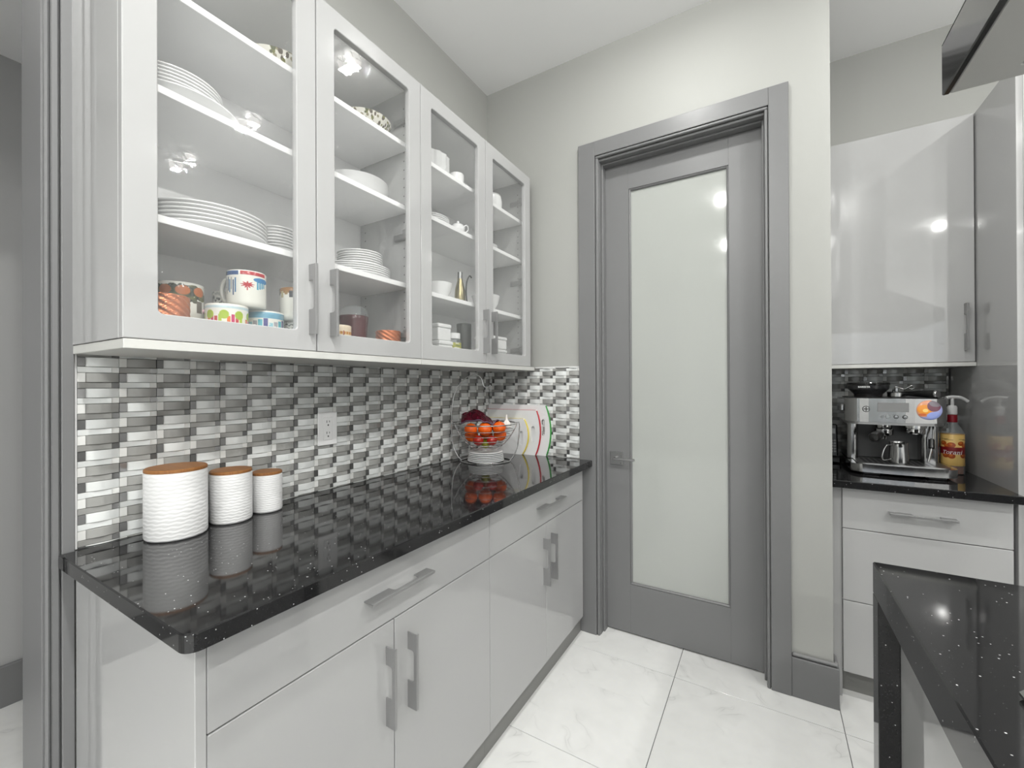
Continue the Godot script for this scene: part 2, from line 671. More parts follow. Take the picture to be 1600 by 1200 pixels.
func net_image() -> Image:
	var r := RandomNumberGenerator.new()
	r.seed = 19
	var im := blank(256, 256, Color(0.27, 0.04, 0.1))
	for i in 260:
		var c: Color = [Color(0.36, 0.07, 0.16), Color(0.2, 0.03, 0.08), Color(0.45, 0.12, 0.2), Color(0.62, 0.5, 0.55)][0 if i % 9 else 3] if i % 3 else Color(0.17, 0.03, 0.08)
		var p := Vector2(r.randf() * 256, r.randf() * 256)
		var an := r.randf() * TAU
		for s in 6 + r.randi() % 18:
			disc(im, p.x, p.y, 1.6, 1.6, c)
			p += Vector2(cos(an), sin(an)) * 1.5
			an += 0.08
	return im

# ---------------------------------------------------------------- room shell
func room() -> void:
	# floor: grout bed and large marble-look porcelain tiles
	var fl := struct("floor", "polished white marble-look porcelain tile floor with thin grey joints", "floor", bx(Vector3(-1.4, -0.12, -0.9), Vector3(4.62, -0.004, 6.12)), M.grout)
	var xs := []
	var zs := []
	for k in range(-4, 7):
		xs.append(clampf(1.105 + 0.611 * k, -1.25, 4.5))
	for k in range(-2, 11):
		zs.append(clampf(0.147 + 0.61 * k, -0.765, 6.0))
	var i := 0
	for a in xs.size() - 1:
		for b in zs.size() - 1:
			var sx: float = xs[a + 1] - xs[a]
			var sz: float = zs[b + 1] - zs[b]
			if sx < 0.03 or sz < 0.03:
				continue
			i += 1
			var key := "floor_tile %d %d %d" % [roundi(sx * 1000), roundi(sz * 1000), (i * 7 + a) % 6]
			if not shared.has(key):
				shared[key] = floor_tile(sx, sz, (i * 7 + a) % 6).mesh()
			placed("floor_tile", shared[key], M.marble, fl, Transform3D(Basis.IDENTITY, Vector3((xs[a] + xs[a + 1]) / 2, -0.0035, (zs[b] + zs[b + 1]) / 2)))
	struct("ceiling", "flat matt white ceiling over the kitchen", "ceiling", bx(Vector3(-0.17, CEIL, -0.9), Vector3(4.62, CEIL + 0.15, 6.12)), M.ceiling)
	struct("ceiling_hall", "lower white ceiling of the hall beyond the left opening", "ceiling", bx(Vector3(-1.4, 2.7, 0.6), Vector3(-0.17, 2.85, 6.12)), M.ceiling)
	var wl := MB.new()
	wl.box(Vector3(-0.17, 0, -0.12), Vector3(0, CEIL, 1.864))
	wl.box(Vector3(-0.17, 2.5, 1.864), Vector3(0, CEIL, 3.1))
	wl.box(Vector3(-0.17, 0, 3.1), Vector3(0, CEIL, 6.12))
	struct("wall_left", "greenish grey painted wall carrying the glass-fronted cupboards", "wall", wl, M.wall)
	var wb := MB.new()
	wb.box(Vector3(0, 0, -0.12), Vector3(0.7, CEIL, 0))
	wb.box(Vector3(1.475, 0, -0.12), Vector3(1.697, CEIL, 0))
	wb.box(Vector3(0.7, 2.522, -0.12), Vector3(1.475, CEIL, 0))
	struct("wall_back", "greenish grey painted wall around the pantry door", "wall", wb, M.wall)
	struct("wall_pantry", "grey side wall of the pantry, closing the coffee nook on its left", "wall", bx(Vector3(1.577, 0, -0.885), Vector3(1.697, CEIL, -0.12)), M.wall)
	struct("wall_pantry_unseen_back", "unseen back wall of the pantry, keeping sky light from the door gap", "wall", bx(Vector3(-0.17, 0, -0.9), Vector3(1.577, CEIL, -0.8)), M.wall)  # out of view, stops sky light leaking under the door
	struct("wall_pantry_unseen_side", "unseen left wall of the pantry, keeping sky light out", "wall", bx(Vector3(-0.17, 0, -0.8), Vector3(-0.05, CEIL, -0.12)), M.wall)  # out of view, closes the pantry against sky light
	struct("wall_alcove", "shaded grey wall at the back of the coffee nook", "wall", bx(Vector3(1.577, 0, -0.9), Vector3(4.62, CEIL, -0.765)), M.wall)
	struct("wall_right", "unseen wall on the far side of the island, kept pale to bounce light", "wall", bx(Vector3(4.5, 0, -0.765), Vector3(4.62, CEIL, 6.12)), M.hall)
	var wr := MB.new()
	wr.box(Vector3(0, 0, 6.0), Vector3(0.9, CEIL, 6.12))
	wr.box(Vector3(3.9, 0, 6.0), Vector3(4.5, CEIL, 6.12))
	wr.box(Vector3(0.9, 2.45, 6.0), Vector3(3.9, CEIL, 6.12))
	wr.box(Vector3(0.9, 0, 6.0), Vector3(3.9, 0.06, 6.12))
	struct("wall_rear", "unseen rear wall with the added window, kept pale to bounce light", "wall", wr, M.hall)
	struct("wall_hall", "pale grey hall wall seen through the left opening", "wall", bx(Vector3(-1.4, 0, 0.6), Vector3(-1.25, 2.7, 6.12)), M.hall_paint)
	struct("wall_hall_end", "pale grey end wall of the hall behind the cupboard wall", "wall", bx(Vector3(-1.25, 0, 0.6), Vector3(-0.17, 2.7, 0.72)), M.hall_paint)
	struct("wall_hall_rear", "pale grey rear wall of the hall", "wall", bx(Vector3(-1.25, 0, 6.0), Vector3(-0.17, 2.7, 6.12)), M.hall_paint)
	# added patio window behind the viewer, lets in sky light as fill
	var wi := thing("window_1", "added window behind the viewer, letting in sky light as fill", "window", Vector3(2.4, 0.06, 6.06), "", "structure")
	for k in 2:
		var m := MB.new()
		m.xf = Transform3D(Basis(Vector3(-1, 0, 0), Vector3.UP, Vector3(0, 0, -1)), Vector3(2.4, 0.06, 6.06))
		m.frame(Rect2(-1.5 + 1.5 * k, 0, 1.5, 2.39), Rect2(-1.43 + 1.5 * k, 0.09, 1.36, 2.22), 0.002, -0.03, 0.03)
		obj("window_frame", m, M.plastic_white, wi)
		var g := MB.new()
		g.xf = m.xf
		g.box(Vector3(-1.43 + 1.5 * k, 0.09, -0.004), Vector3(-0.07 + 1.5 * k, 2.31, 0.004))
		obj("pane", g, M.clear, wi)
	# baseboards
	var bb := MB.new()
	bb.box(Vector3(1.553, 0, 0), Vector3(1.715, 0.165, 0.018), 0.002)
	bb.box(Vector3(1.697, 0, -0.07), Vector3(1.715, 0.165, 0), 0.002)
	var b1 := struct("baseboard_back", "tall grey baseboard wrapping the wall corner right of the pantry door", "baseboard", bb, M.trim)
	var cap := MB.new()
	cap.xf = Transform3D(Basis(Vector3(0, 0, 1), Vector3.UP, Vector3(-1, 0, 0)), Vector3.ZERO)
	cap.xf = Transform3D.IDENTITY
	cap.box(Vector3(1.553, 0.1665, 0), Vector3(1.713, 0.183, 0.015), 0.006)
	cap.box(Vector3(1.697, 0.1665, -0.07), Vector3(1.713, 0.183, 0), 0.006)
	obj("baseboard_cap", cap, M.trim, b1)
	struct("baseboard_hall", "tall grey baseboard along the hall wall", "baseboard", bx(Vector3(-1.25, 0, 0.72), Vector3(-1.232, 0.17, 6.0), 0.003), M.trim)
	struct("baseboard_right", "tall grey baseboard along the wall beyond the island", "baseboard", bx(Vector3(4.482, 0, 0.6), Vector3(4.5, 0.17, 6.0), 0.003), M.trim)
	# casing of the left opening
	var tr := thing("trim_2", "moulded grey casing and jamb of the hall opening beside the cupboards", "trim", Vector3(0, 0, 1.85), "", "structure")
	obj("casing_board", bx(Vector3(0, 0, 1.8245), Vector3(0.017, 2.6, 1.847), 0.0015), M.trim, tr)
	obj("casing_board", bx(Vector3(0, 0, 1.849), Vector3(0.012, 2.6, 1.864), 0.003), M.trim, tr)
	obj("bead", bx(Vector3(0, 0, 1.8655), Vector3(0.015, 2.6, 1.874), 0.004), M.trim, tr)
	obj("jamb", bx(Vector3(-0.172, 0, 1.864), Vector3(-0.002, 2.5, 1.877), 0.001), M.trim, tr)

func floor_tile(sx: float, sz: float, k: int) -> MB:
	var m := MB.new()
	var g := 0.0013
	var b := 0.0004
	var x := sx / 2 - g
	var z := sz / 2 - g
	var top := [Vector3(-x + b, 0.0035, z - b), Vector3(x - b, 0.0035, z - b), Vector3(x - b, 0.0035, -z + b), Vector3(-x + b, 0.0035, -z + b)]
	var mid := [Vector3(-x, 0.0035 - b, z), Vector3(x, 0.0035 - b, z), Vector3(x, 0.0035 - b, -z), Vector3(-x, 0.0035 - b, -z)]
	var low := [Vector3(-x, -0.002, z), Vector3(x, -0.002, z), Vector3(x, -0.002, -z), Vector3(-x, -0.002, -z)]
	var o := Vector2(0.13 + 0.31 * k, 0.07 + 0.23 * (k * k % 5))
	var turn := k % 2 == 1
	var uv := []
	for p in top:
		var q := Vector2(p.x, p.z) * 0.95
		uv.append(o + (Vector2(-q.y, q.x) if turn else q))
	m.tri(top[0], top[1], top[2], uv[0], uv[1], uv[2])
	m.tri(top[0], top[2], top[3], uv[0], uv[2], uv[3])
	m.loft([low, mid, top])
	return m

# ---------------------------------------------------------------- pantry door
func pantry_door() -> void:
	var c := thing("trim_1", "wide flat grey casing and jamb around the pantry door", "trim", Vector3(1.088, 0, 0), "", "structure")
	obj("casing_board", bx(Vector3(0.603, 0, 0), Vector3(0.694, 2.603, 0.02), 0.002), M.trim, c)
	obj("casing_board", bx(Vector3(1.4795, 0, 0), Vector3(1.553, 2.603, 0.02), 0.002), M.trim, c)
	obj("casing_board", bx(Vector3(0.694, 2.526, 0), Vector3(1.4795, 2.603, 0.0199), 0.0012), M.trim, c)
	for s in [[0.6965, 0.711], [1.4645, 1.477]]:
		obj("casing_bead", bx(Vector3(s[0], 0, -0.002), Vector3(s[1], 2.512, 0.016), 0.003), M.trim, c)
	obj("casing_bead", bx(Vector3(0.6965, 2.5125, -0.002), Vector3(1.477, 2.5245, 0.0158), 0.003), M.trim, c)
	obj("jamb", bx(Vector3(0.6985, 0, -0.122), Vector3(0.712, 2.512, -0.003), 0.001), M.trim, c)
	obj("jamb", bx(Vector3(1.4635, 0, -0.122), Vector3(1.4765, 2.512, -0.003), 0.001), M.trim, c)
	obj("jamb", bx(Vector3(0.712, 2.5, -0.122), Vector3(1.4635, 2.5125, -0.003), 0.001), M.trim, c)
	obj("door_stop", bx(Vector3(0.712, 0, -0.078), Vector3(0.7215, 2.5, -0.035), 0.002), M.trim, c)
	obj("door_stop", bx(Vector3(1.454, 0, -0.078), Vector3(1.4635, 2.5, -0.035), 0.002), M.trim, c)
	obj("door_stop", bx(Vector3(0.7215, 2.4905, -0.078), Vector3(1.454, 2.5, -0.035), 0.002), M.trim, c)
	var d := thing("door_1", "tall grey pantry door with one long frosted glass panel", "door", Vector3(1.088, 0, -0.1), "", "structure")
	var gl := Rect2(0.846, 0.264, 0.472, 2.09)
	obj("stile", bx(Vector3(0.7145, 0.009, -0.12), Vector3(gl.position.x, 2.497, -0.08), 0.0008), M.trim, d)
	obj("stile", bx(Vector3(gl.end.x, 0.009, -0.12), Vector3(1.4615, 2.497, -0.08), 0.0008), M.trim, d)
	obj("rail", bx(Vector3(gl.position.x, 0.009, -0.12), Vector3(gl.end.x, gl.position.y, -0.08), 0.0004), M.trim, d)
	obj("rail", bx(Vector3(gl.position.x, gl.end.y, -0.12), Vector3(gl.end.x, 2.497, -0.08), 0.0004), M.trim, d)
	obj("glass_pane", bx(Vector3(gl.position.x - 0.004, gl.position.y - 0.004, -0.104), Vector3(gl.end.x + 0.004, gl.end.y + 0.004, -0.096)), M.frosted, d, "long frosted white glass panel")
	var bead := MB.new()
	bead.frame(gl.grow(0.003), gl.grow(-0.009), 0.002, -0.096, -0.083, 0.005)
	obj("glazing_bead", bead, M.trim, d)
	# lever on a square rose
	var rose := obj("handle_plate", bx(Vector3(0.742, 0.893, -0.08), Vector3(0.81, 0.961, -0.071), 0.0015), M.steel_dull, d, "square satin steel rose")
	var lev := MB.new()
	lev.tube([Vector3(0.779, 0.93, -0.071), Vector3(0.779, 0.93, -0.03)], 0.009, 14)
	lev.box(Vector3(0.769, 0.9235, -0.034), Vector3(0.884, 0.9365, -0.022), 0.002)
	obj("door_lever", lev, M.steel, rose, "straight steel lever")
	obj("key_turn", bx(Vector3(0.798, 0.9, -0.071), Vector3(0.803, 0.905, -0.066), 0.001), M.steel, rose)

# ---------------------------------------------------------------- mosaic backsplashes
func tile_shape(w: float, h: float, kind: int) -> ArrayMesh:
	var key := "tile %d %d %d" % [roundi(w * 2000), roundi(h * 2000), kind]
	if shared.has(key):
		return shared[key]
	var m := MB.new()
	var n := 6 if kind < 2 else 1
	var g := 0.0004
	var hw := w / 2 - g
	var hh := h / 2 - g
	var b := 0.0009
	var L := [[], [], [], []]
	var nn := []
	for i in n + 1:
		var u := -1.0 + 2.0 * i / n
		var z := 0.0085
		var sl := 0.0
		if kind == 0:
			z = 0.0060 + 0.0068 * cos(u * PI / 2)
			sl = 0.0068 * PI / 2 / hw * sin(u * PI / 2)
		elif kind == 1:
			z = 0.0105 - 0.0042 * cos(u * PI / 2)
			sl = -0.0042 * PI / 2 / hw * sin(u * PI / 2)
		nn.append(Vector3(sl, 0, 1).normalized())
		var x := u * hw
		L[0].append(Vector3(x, -hh, z - b))
		L[1].append(Vector3(x, -hh + b, z))
		L[2].append(Vector3(x, hh - b, z))
		L[3].append(Vector3(x, hh, z - b))
	for i in n:
		for r in 3:
			var q := [L[r][i], L[r][i + 1], L[r + 1][i + 1], L[r + 1][i]]
			if r == 1:
				for o in [0, 2, 1, 0, 3, 2]:
					m.put(q[o], nn[i + (1 if o == 1 or o == 2 else 0)])
			else:
				m.quad(q[0], q[1], q[2], q[3])
		m.quad(Vector3(L[0][i].x, -hh, 0), Vector3(L[0][i + 1].x, -hh, 0), L[0][i + 1], L[0][i])
		m.quad(L[3][i], L[3][i + 1], Vector3(L[3][i + 1].x, hh, 0), Vector3(L[3][i].x, hh, 0))
	for s in [0, n]:
		var x: float = L[0][s].x
		m.face([Vector3(x, -hh, 0), L[0][s], L[1][s], L[2][s], L[3][s], Vector3(x, hh, 0)], Vector3(0, 0, 0.004))
	shared[key] = m.mesh()
	return shared[key]

# basket-weave mosaic on a plane: long arched glass pieces and small stone or metal squares, rows alternately tall and low
func mosaic(wall: Node, label: String, xf: Transform3D, length: float, y0: float, y1: float, shift: float, period: float, dark_first: bool, single: int, hidden: Array) -> void:
	var grout := MB.new()
	grout.xf = xf
	grout.box(Vector3(0, y0, 0), Vector3(length, y1, 0.004))
	var panel := obj("backsplash", grout, M.tile_grout, wall, label)
	var r := RandomNumberGenerator.new()
	r.seed = 101 + int(length * 100)
	var small := 0.0155
	var pieces := []
	for p in range(-2, 14):
		for low in 2:
			var top: float = 1.3948 - 0.0393 * p - (0.0241 if low else 0.0)
			var bot: float = top - (0.0152 if low else 0.0241)
			top = minf(top, y1)
			bot = maxf(bot, y0)
			if top - bot < 0.003:
				continue
			for k in range(-2, int(length / period) + 2):
				var a := k * period + shift
				var ends := [[a, a + period - small, 0], [a + period - small, a + period, 1]] if low else [[a + small, a + period, 0], [a + period, a + period + small, 1]]
				var light := (k + p + (1 if dark_first else 0)) % 2 == 0
				for e in ends:
					var s0 := clampf(e[0], 0.0, length)
					var s1 := clampf(e[1], 0.0, length)
					var tone := r.randi() % 3
					if s1 - s0 < 0.002:
						continue
					var kind: int = 2 if e[2] == 1 else low
					var name: String = (["light", "stone"] if light else ["dark", "metal"])[e[2]] + str(tone)
					var pos := xf * Vector3((s0 + s1) / 2, (top + bot) / 2, 0.003)
					var d := pos - CAM
					var big: float = (s1 - s0) * (top - bot) * absf(d.normalized().dot(xf.basis.z)) / pow(maxf(d.dot(Vector3(-0.5145, 0, -0.8575)), 0.2), 2)
					for h in hidden:
						if h.has_point(Vector2((s0 + s1) / 2, (top + bot) / 2)):
							big = 0.0
					pieces.append([big, s1 - s0, top - bot, kind, name, pos])
	pieces.sort_custom(func(a, b): return a[0] > b[0])
	var org := origin_of(panel)
	var rest := {}
	for i in pieces.size():
		var q: Array = pieces[i]
		var me := tile_shape(q[1], q[2], q[3])
		var at := Transform3D(xf.basis, q[5] - org)
		if i < single:
			placed("mosaic_tile", me, M[q[4]], panel, at)
		else:
			if not rest.has(q[4]):
				rest[q[4]] = SurfaceTool.new()
			rest[q[4]].append_from(me, 0, at)
	var joined := ArrayMesh.new()
	var mats := []
	for name in rest:
		rest[name].commit(joined)
		mats.append(M[name])
	if joined.get_surface_count():
		var o := MeshInstance3D.new()
		o.name = "smaller_tiles"
		o.mesh = joined
		for i in mats.size():
			o.set_surface_override_material(i, mats[i])
		o.set_meta("kind", "stuff")
		panel.add_child(o, true)

func backsplashes() -> void:
	var wl := get_node("wall_left")
	mosaic(wl, "mosaic of arched light and dark grey glass tiles under the glass cupboards", on_left(0, 1.8193), 1.807, CT, 1.412, 0.0, 0.08, false, 298, [Rect2(0.655, 1.095, 0.073, 0.12)])
	mosaic(get_node("wall_back"), "mosaic of arched light and dark grey glass tiles between corner and pantry door", on_back(0, 0), 0.602, CT, 1.414, 0.0345, 0.0818, true, 210, [Rect2(0.03, 0.9, 0.36, 0.3)])
	mosaic(get_node("wall_alcove"), "shaded glass mosaic behind the coffee machine", on_back(1.7, -0.765), 0.54, CT, 1.412, 0.052, 0.08, true, 70, [Rect2(0.1, 0.9, 0.4, 0.4)])
	var e := bx(Vector3(0, CT, 1.8193), Vector3(0.0125, 1.41, 1.8238), 0.001)
	obj("edge_strip", e, M.caulk, wl)
	obj("caulk_line", bx(Vector3(0.33, 1.414, 0), Vector3(0.602, 1.42, 0.008), 0.002), M.caulk, get_node("wall_back"))
	# double socket in the mosaic
	var t := thing("electrical_outlet", "white double electrical outlet plate set in the mosaic backsplash", "outlet", Vector3(0.0, 1.155, 1.127))
	obj("cover_plate", bx(Vector3(0.013, 1.092, 1.0855), Vector3(0.0185, 1.219, 1.1685), 0.002), M.plastic_white, t)
	obj("socket_insert", bx(Vector3(0.0185, 1.112, 1.107), Vector3(0.0205, 1.199, 1.147), 0.0015), M.plastic_white, t)
	for s in [-1, 1]:
		var y: float = 1.1555 + 0.0215 * s
		var m := MB.new()
		m.box(Vector3(0.0200, y + 0.001, 1.1315), Vector3(0.0209, y + 0.010, 1.134))
		m.box(Vector3(0.0200, y + 0.002, 1.120), Vector3(0.0209, y + 0.009, 1.1225))
		m.box(Vector3(0.0200, y - 0.011, 1.1245), Vector3(0.0209, y - 0.005, 1.1295))
		obj("socket_slots", m, M.dark, t)

# ---------------------------------------------------------------- cupboards
# flat bar handle: a plate standing off the front, cut away in the middle so that only its outer strip goes on
func handle_shape(xf: Transform3D, length := 0.203) -> MB:
	var p := PackedVector2Array()
	var out := 0.033
	var a := length * 0.36
	var b := length * 0.77
	var w := out - 0.0105
	p.append(Vector2(0, 0)); p.append(Vector2(out, 0)); p.append(Vector2(out, length)); p.append(Vector2(0, length))
	p.append(Vector2(0, b)); p.append(Vector2(w - 0.007, b)); p.append(Vector2(w - 0.002, b - 0.002)); p.append(Vector2(w, b - 0.007))
	p.append(Vector2(w, a + 0.007)); p.append(Vector2(w - 0.002, a + 0.002)); p.append(Vector2(w - 0.007, a)); p.append(Vector2(0, a))
	var m := MB.new()
	m.xf = xf
	m.slab(p, -0.0015, 0.0015, 0.0004)
	m.box(Vector3(out - 0.0025, 0, -0.0065), Vector3(out, length, -0.0015), 0.0005)
	return m

func upright_handle_left(x: float, z: float, y: float) -> MB:
	return handle_shape(Transform3D(Basis.IDENTITY, Vector3(x, y, z)))

func level_handle_left(x: float, y: float, z: float, length: float) -> MB:
	return handle_shape(Transform3D(Basis(Vector3(1, 0, 0), Vector3(0, 0, -1), Vector3(0, 1, 0)), Vector3(x, y, z)), length)

const UB := 1.422     # foot of the glass doors
const UT := 2.482     # their top

func upper_cabinets() -> void:
	var words := ["nearer white wall cupboard with two glass doors over the canisters", "farther white wall cupboard with two glass doors over the fruit basket"]
	var spans := [[0.945, 1.828, 1.386], [0.064, 0.943, 0.503]]
	var shelf_y := [[1.71, 2.005, 2.245], [1.705, 2.02, 2.24]]
	for c in 2:
		var z0: float = spans[c][0]
		var z1: float = spans[c][1]
		var zm: float = spans[c][2]
		var t := thing("wall_cabinet", words[c], "cabinet", Vector3(0, 1.4, (z0 + z1) / 2), "glass-fronted wall cupboards")
		obj("side_panel", bx(Vector3(0.0005, UB, z1 - 0.018), Vector3(0.309, UT, z1), 0.001), M.white, t)
		obj("side_panel", bx(Vector3(0.0005, UB, z0), Vector3(0.309, UT, z0 + 0.018), 0.001), M.white, t)
		obj("back_panel", bx(Vector3(0.0005, UB + 0.018, z0 + 0.018), Vector3(0.01, UT - 0.018, z1 - 0.018)), M.carcass, t)
		obj("top_panel", bx(Vector3(0.0005, UT - 0.018, z0 + 0.018), Vector3(0.309, UT, z1 - 0.018)), M.carcass, t)
		obj("bottom_panel", bx(Vector3(0.0005, UB, z0 + 0.018), Vector3(0.309, UB + 0.018, z1 - 0.018)), M.carcass, t)
		for y in shelf_y[c]:
			obj("shelf", bx(Vector3(0.0105, y - 0.018, z0 + 0.0195), Vector3(0.292, y, z1 - 0.0195), 0.0012), M.shelf, t)
		var rail0 := z0 if c == 0 else 0.021
		obj("light_rail", bx(Vector3(0.014, 1.4, rail0), Vector3(0.333, 1.4205, z1 - (0.001 if c == 0 else 0.0)), 0.001), M.rail, t)
		# rows of shelf pin holes, and the shelf pins' dark eyes
		var holes := MB.new()
		for sz in [z0 + 0.0182, z1 - 0.0182]:
			for x in [0.04, 0.262]:
				for k in 27:
					var y := UB + 0.09 + 0.034 * k
					holes.box(Vector3(x - 0.0022, y - 0.0022, sz - 0.0004), Vector3(x + 0.0022, y + 0.0022, sz + 0.0004))
		var hs := obj("shelf_pin_holes", holes, M.dark, t)
		hs.set_meta("kind", "stuff")
		for e in [[zm + 0.0015, z1, 1, z1 - 0.018], [z0, zm - 0.0015, -1, z0 + 0.018]]:
			var o := Rect2(-e[1], UB, e[1] - e[0], UT - UB)
			var i := Rect2(-e[1] + 0.0605, 1.4795, e[1] - e[0] - 0.1205, 0.9435)
			var f := MB.new()
			f.xf = on_left(0.3115, 0)
			f.frame(o, i, 0.011, 0.0, 0.0205, 0.0018)
			var d := obj("door", f, M.white, t)
			var g := MB.new()
			g.xf = f.xf
			var q := i.grow(0.006)
			for w in [[0.0085, 1], [0.0045, -1]]:
				var p := [Vector3(q.position.x, q.position.y, w[0]), Vector3(q.end.x, q.position.y, w[0]), Vector3(q.end.x, q.end.y, w[0]), Vector3(q.position.x, q.end.y, w[0])]
				var uv := []
				for k in p:
					uv.append(Vector2(k.x, -k.y) * 1.7)
				if w[1] > 0:
					g.tri(p[0], p[1], p[2], uv[0], uv[1], uv[2])
					g.tri(p[0], p[2], p[3], uv[0], uv[2], uv[3])
				else:
					g.tri(p[0], p[2], p[1], uv[0], uv[2], uv[1])
					g.tri(p[0], p[3], p[2], uv[0], uv[3], uv[2])
			obj("glass_pane", g, M.glass, d, "clear pane with a creased protective film")
			var hz: float = e[0] + 0.023 if e[2] > 0 else e[1] - 0.043
			obj("handle", upright_handle_left(0.332, hz, 1.469), M.handle, d, "flat brushed steel bar handle")
			for y in [1.515, 1.895, 2.345]:
				var hm := MB.new()
				var s: float = -float(e[2])
				hm.box(Vector3(0.215, y - 0.012, e[3] + s * 0.0005), Vector3(0.29, y + 0.012, e[3] + s * 0.013), 0.003)
				hm.box(Vector3(0.283, y - 0.017, e[3] + s * 0.002), Vector3(0.3115, y + 0.017, e[3] + s * 0.034), 0.004)
				obj("hinge", hm, M.hinge, d)

func base_cabinets() -> void:
	var fx := 0.632
	var spans := [[0.926, 1.8055, 1.372], [0.052, 0.926, 0.482]]
	var words := ["nearer white gloss base cupboard below the canisters, with one drawer", "farther white gloss base cupboard beside the pantry door, with one drawer"]
	var drawer_handles := [[1.469, 0.219], [0.573, 0.245]]
	for c in 2:
		var z0: float = spans[c][0]
		var z1: float = spans[c][1]
		var zm: float = spans[c][2]
		var t := thing("base_cabinet", words[c], "cabinet", Vector3(0.3, 0, (z0 + z1) / 2), "white base cupboards")
		obj("body", bx(Vector3(0.014, 0.099, z0 + 0.0005), Vector3(0.611, 0.888, z1), 0.001), M.carcass, t)
		obj("toe_kick", bx(Vector3(0.02, 0.0, z0 + 0.0005 if c == 0 else 0.024), Vector3(0.605, 0.0985, z1)), M.toe, t)
		var d := obj("drawer", bx(Vector3(0.612, 0.7135, z0 + 0.0013), Vector3(fx, 0.882, z1 - 0.0005 if c == 0 else z1 - 0.0013), 0.0015), M.white, t)
		obj("handle", level_handle_left(fx, 0.797, drawer_handles[c][0], drawer_handles[c][1]), M.handle, d, "flat brushed steel bar handle")
		var k := 0
		for e in [[zm + 0.0013, z1 - (0.0005 if c == 0 else 0.0013)], [z0 + 0.0013, zm - 0.0013]]:
			var f := obj("door", bx(Vector3(0.612, 0.099, e[0]), Vector3(fx, 0.7105, e[1]), 0.0015), M.white, t)
			obj("handle", upright_handle_left(fx, e[0] + 0.027 if k == 0 else e[1] - 0.047, 0.451), M.handle, f, "flat brushed steel bar handle")
			k += 1
		if c == 0:
			obj("end_panel", bx(Vector3(0.021, 0.0, 1.8062), Vector3(fx + 0.001, 0.888, 1.8242), 0.0012), M.white, t)
		else:
			obj("filler_strip", bx(Vector3(0.56, 0.095, 0.0215), Vector3(0.62, 0.888, 0.0525)), M.white, t)
	# worktop with rounded front corner
	var p := PackedVector2Array([Vector2(0.0135, -1.8232), Vector2(0.0205, -1.8232), Vector2(0.0205, -1.8535)])
	for k in 7:
		var a := -PI / 2 + PI / 2 * k / 6
		p.append(Vector2(0.65 + 0.025 * cos(a), -1.8285 + 0.025 * sin(a)))
	for q in [Vector2(0.675, -0.0225), Vector2(0.6045, -0.0225), Vector2(0.6045, -0.0135), Vector2(0.0135, -0.0135)]:
		p.append(q)
	var w := MB.new()
	w.xf = Transform3D(Basis(Vector3(1, 0, 0), Vector3(0, 0, -1), Vector3(0, 1, 0)), Vector3.ZERO)
	w.slab(p, 0.8885, CT, 0.0025)
	var o := obj("countertop", w, M.quartz)
	tag(o, "long polished black sparkling quartz worktop under the glass cupboards", "countertop")

# ---------------------------------------------------------------- coffee nook cupboards
func alcove() -> void:
	var fz := -0.08
	var t := thing("drawer_cabinet", "white gloss three-drawer base unit under the coffee machine", "cabinet", Vector3(1.98, 0, -0.4))
	obj("body", bx(Vector3(1.737, 0.113, -0.764), Vector3(2.232, 0.888, fz - 0.021), 0.001), M.carcass, t)
	obj("filler_strip", bx(Vector3(1.6985, 0.0, -0.3), Vector3(1.7365, 0.888, fz - 0.012)), M.white, t)
	obj("toe_kick", bx(Vector3(1.737, 0.0, -0.7), Vector3(2.2405, 0.1125, -0.15)), M.toe, t)
	var k := 0
	for e in [[0.7155, 0.883], [0.4145, 0.7125], [0.1135, 0.4115]]:
		var f := obj("drawer", bx(Vector3(1.7385, e[0], fz - 0.02), Vector3(2.23, e[1], fz), 0.0015), M.white, t)
		if k == 0:
			var xf := Transform3D(Basis(Vector3(0, 0, 1), Vector3(1, 0, 0), Vector3(0, 1, 0)), Vector3(1.885, e[1] - 0.08, fz))
			obj("handle", handle_shape(xf, 0.197), M.handle, f, "flat brushed steel bar handle")
		k += 1
	var top := obj("countertop", bx(Vector3(1.6985, 0.8895, -0.75), Vector3(2.2435, CT, -0.034), 0.0025), M.quartz)
	tag(top, "short black sparkling quartz worktop under the coffee machine", "countertop")
	var u := thing("nook_wall_cabinet", "white gloss single-door wall cupboard over the coffee machine", "cabinet", Vector3(1.97, 1.393, -0.6))
	obj("body", bx(Vector3(1.699, 1.4105, -0.7645), Vector3(2.243, 2.487, -0.456), 0.001), M.carcass, u)
	var d := obj("door", bx(Vector3(1.702, 1.412, -0.455), Vector3(2.2405, 2.486, -0.435), 0.0015), M.white, u)
	obj("handle", handle_shape(Transform3D(Basis(Vector3(0, 0, 1), Vector3.UP, Vector3(-1, 0, 0)), Vector3(2.208, 1.462, -0.435))), M.handle, d, "flat brushed steel bar handle")
	obj("light_rail", bx(Vector3(1.699, 1.393, -0.75), Vector3(2.243, 1.4102, -0.433), 0.001), M.rail, u)
	var tall := thing("tall_cabinet", "tall white gloss cupboard closing the coffee nook on its right", "cabinet", Vector3(2.7, 0, -0.43))
	obj("side_panel", bx(Vector3(2.2445, 0, -0.7645), Vector3(2.2635, 2.487, -0.088), 0.0012), M.white, tall)
	obj("body", bx(Vector3(2.264, 0.1, -0.7645), Vector3(3.15, 2.487, -0.092), 0.001), M.carcass, tall)
	obj("toe_kick", bx(Vector3(2.264, 0, -0.7), Vector3(3.15, 0.0995, -0.15)), M.toe, tall)
	for x in [[2.267, 2.706], [2.709, 3.149]]:
		for y in [[0.1, 1.848], [1.851, 2.486]]:
			obj("door", bx(Vector3(x[0], y[0], -0.0915), Vector3(x[1], y[1], -0.0715), 0.002), M.white, tall)

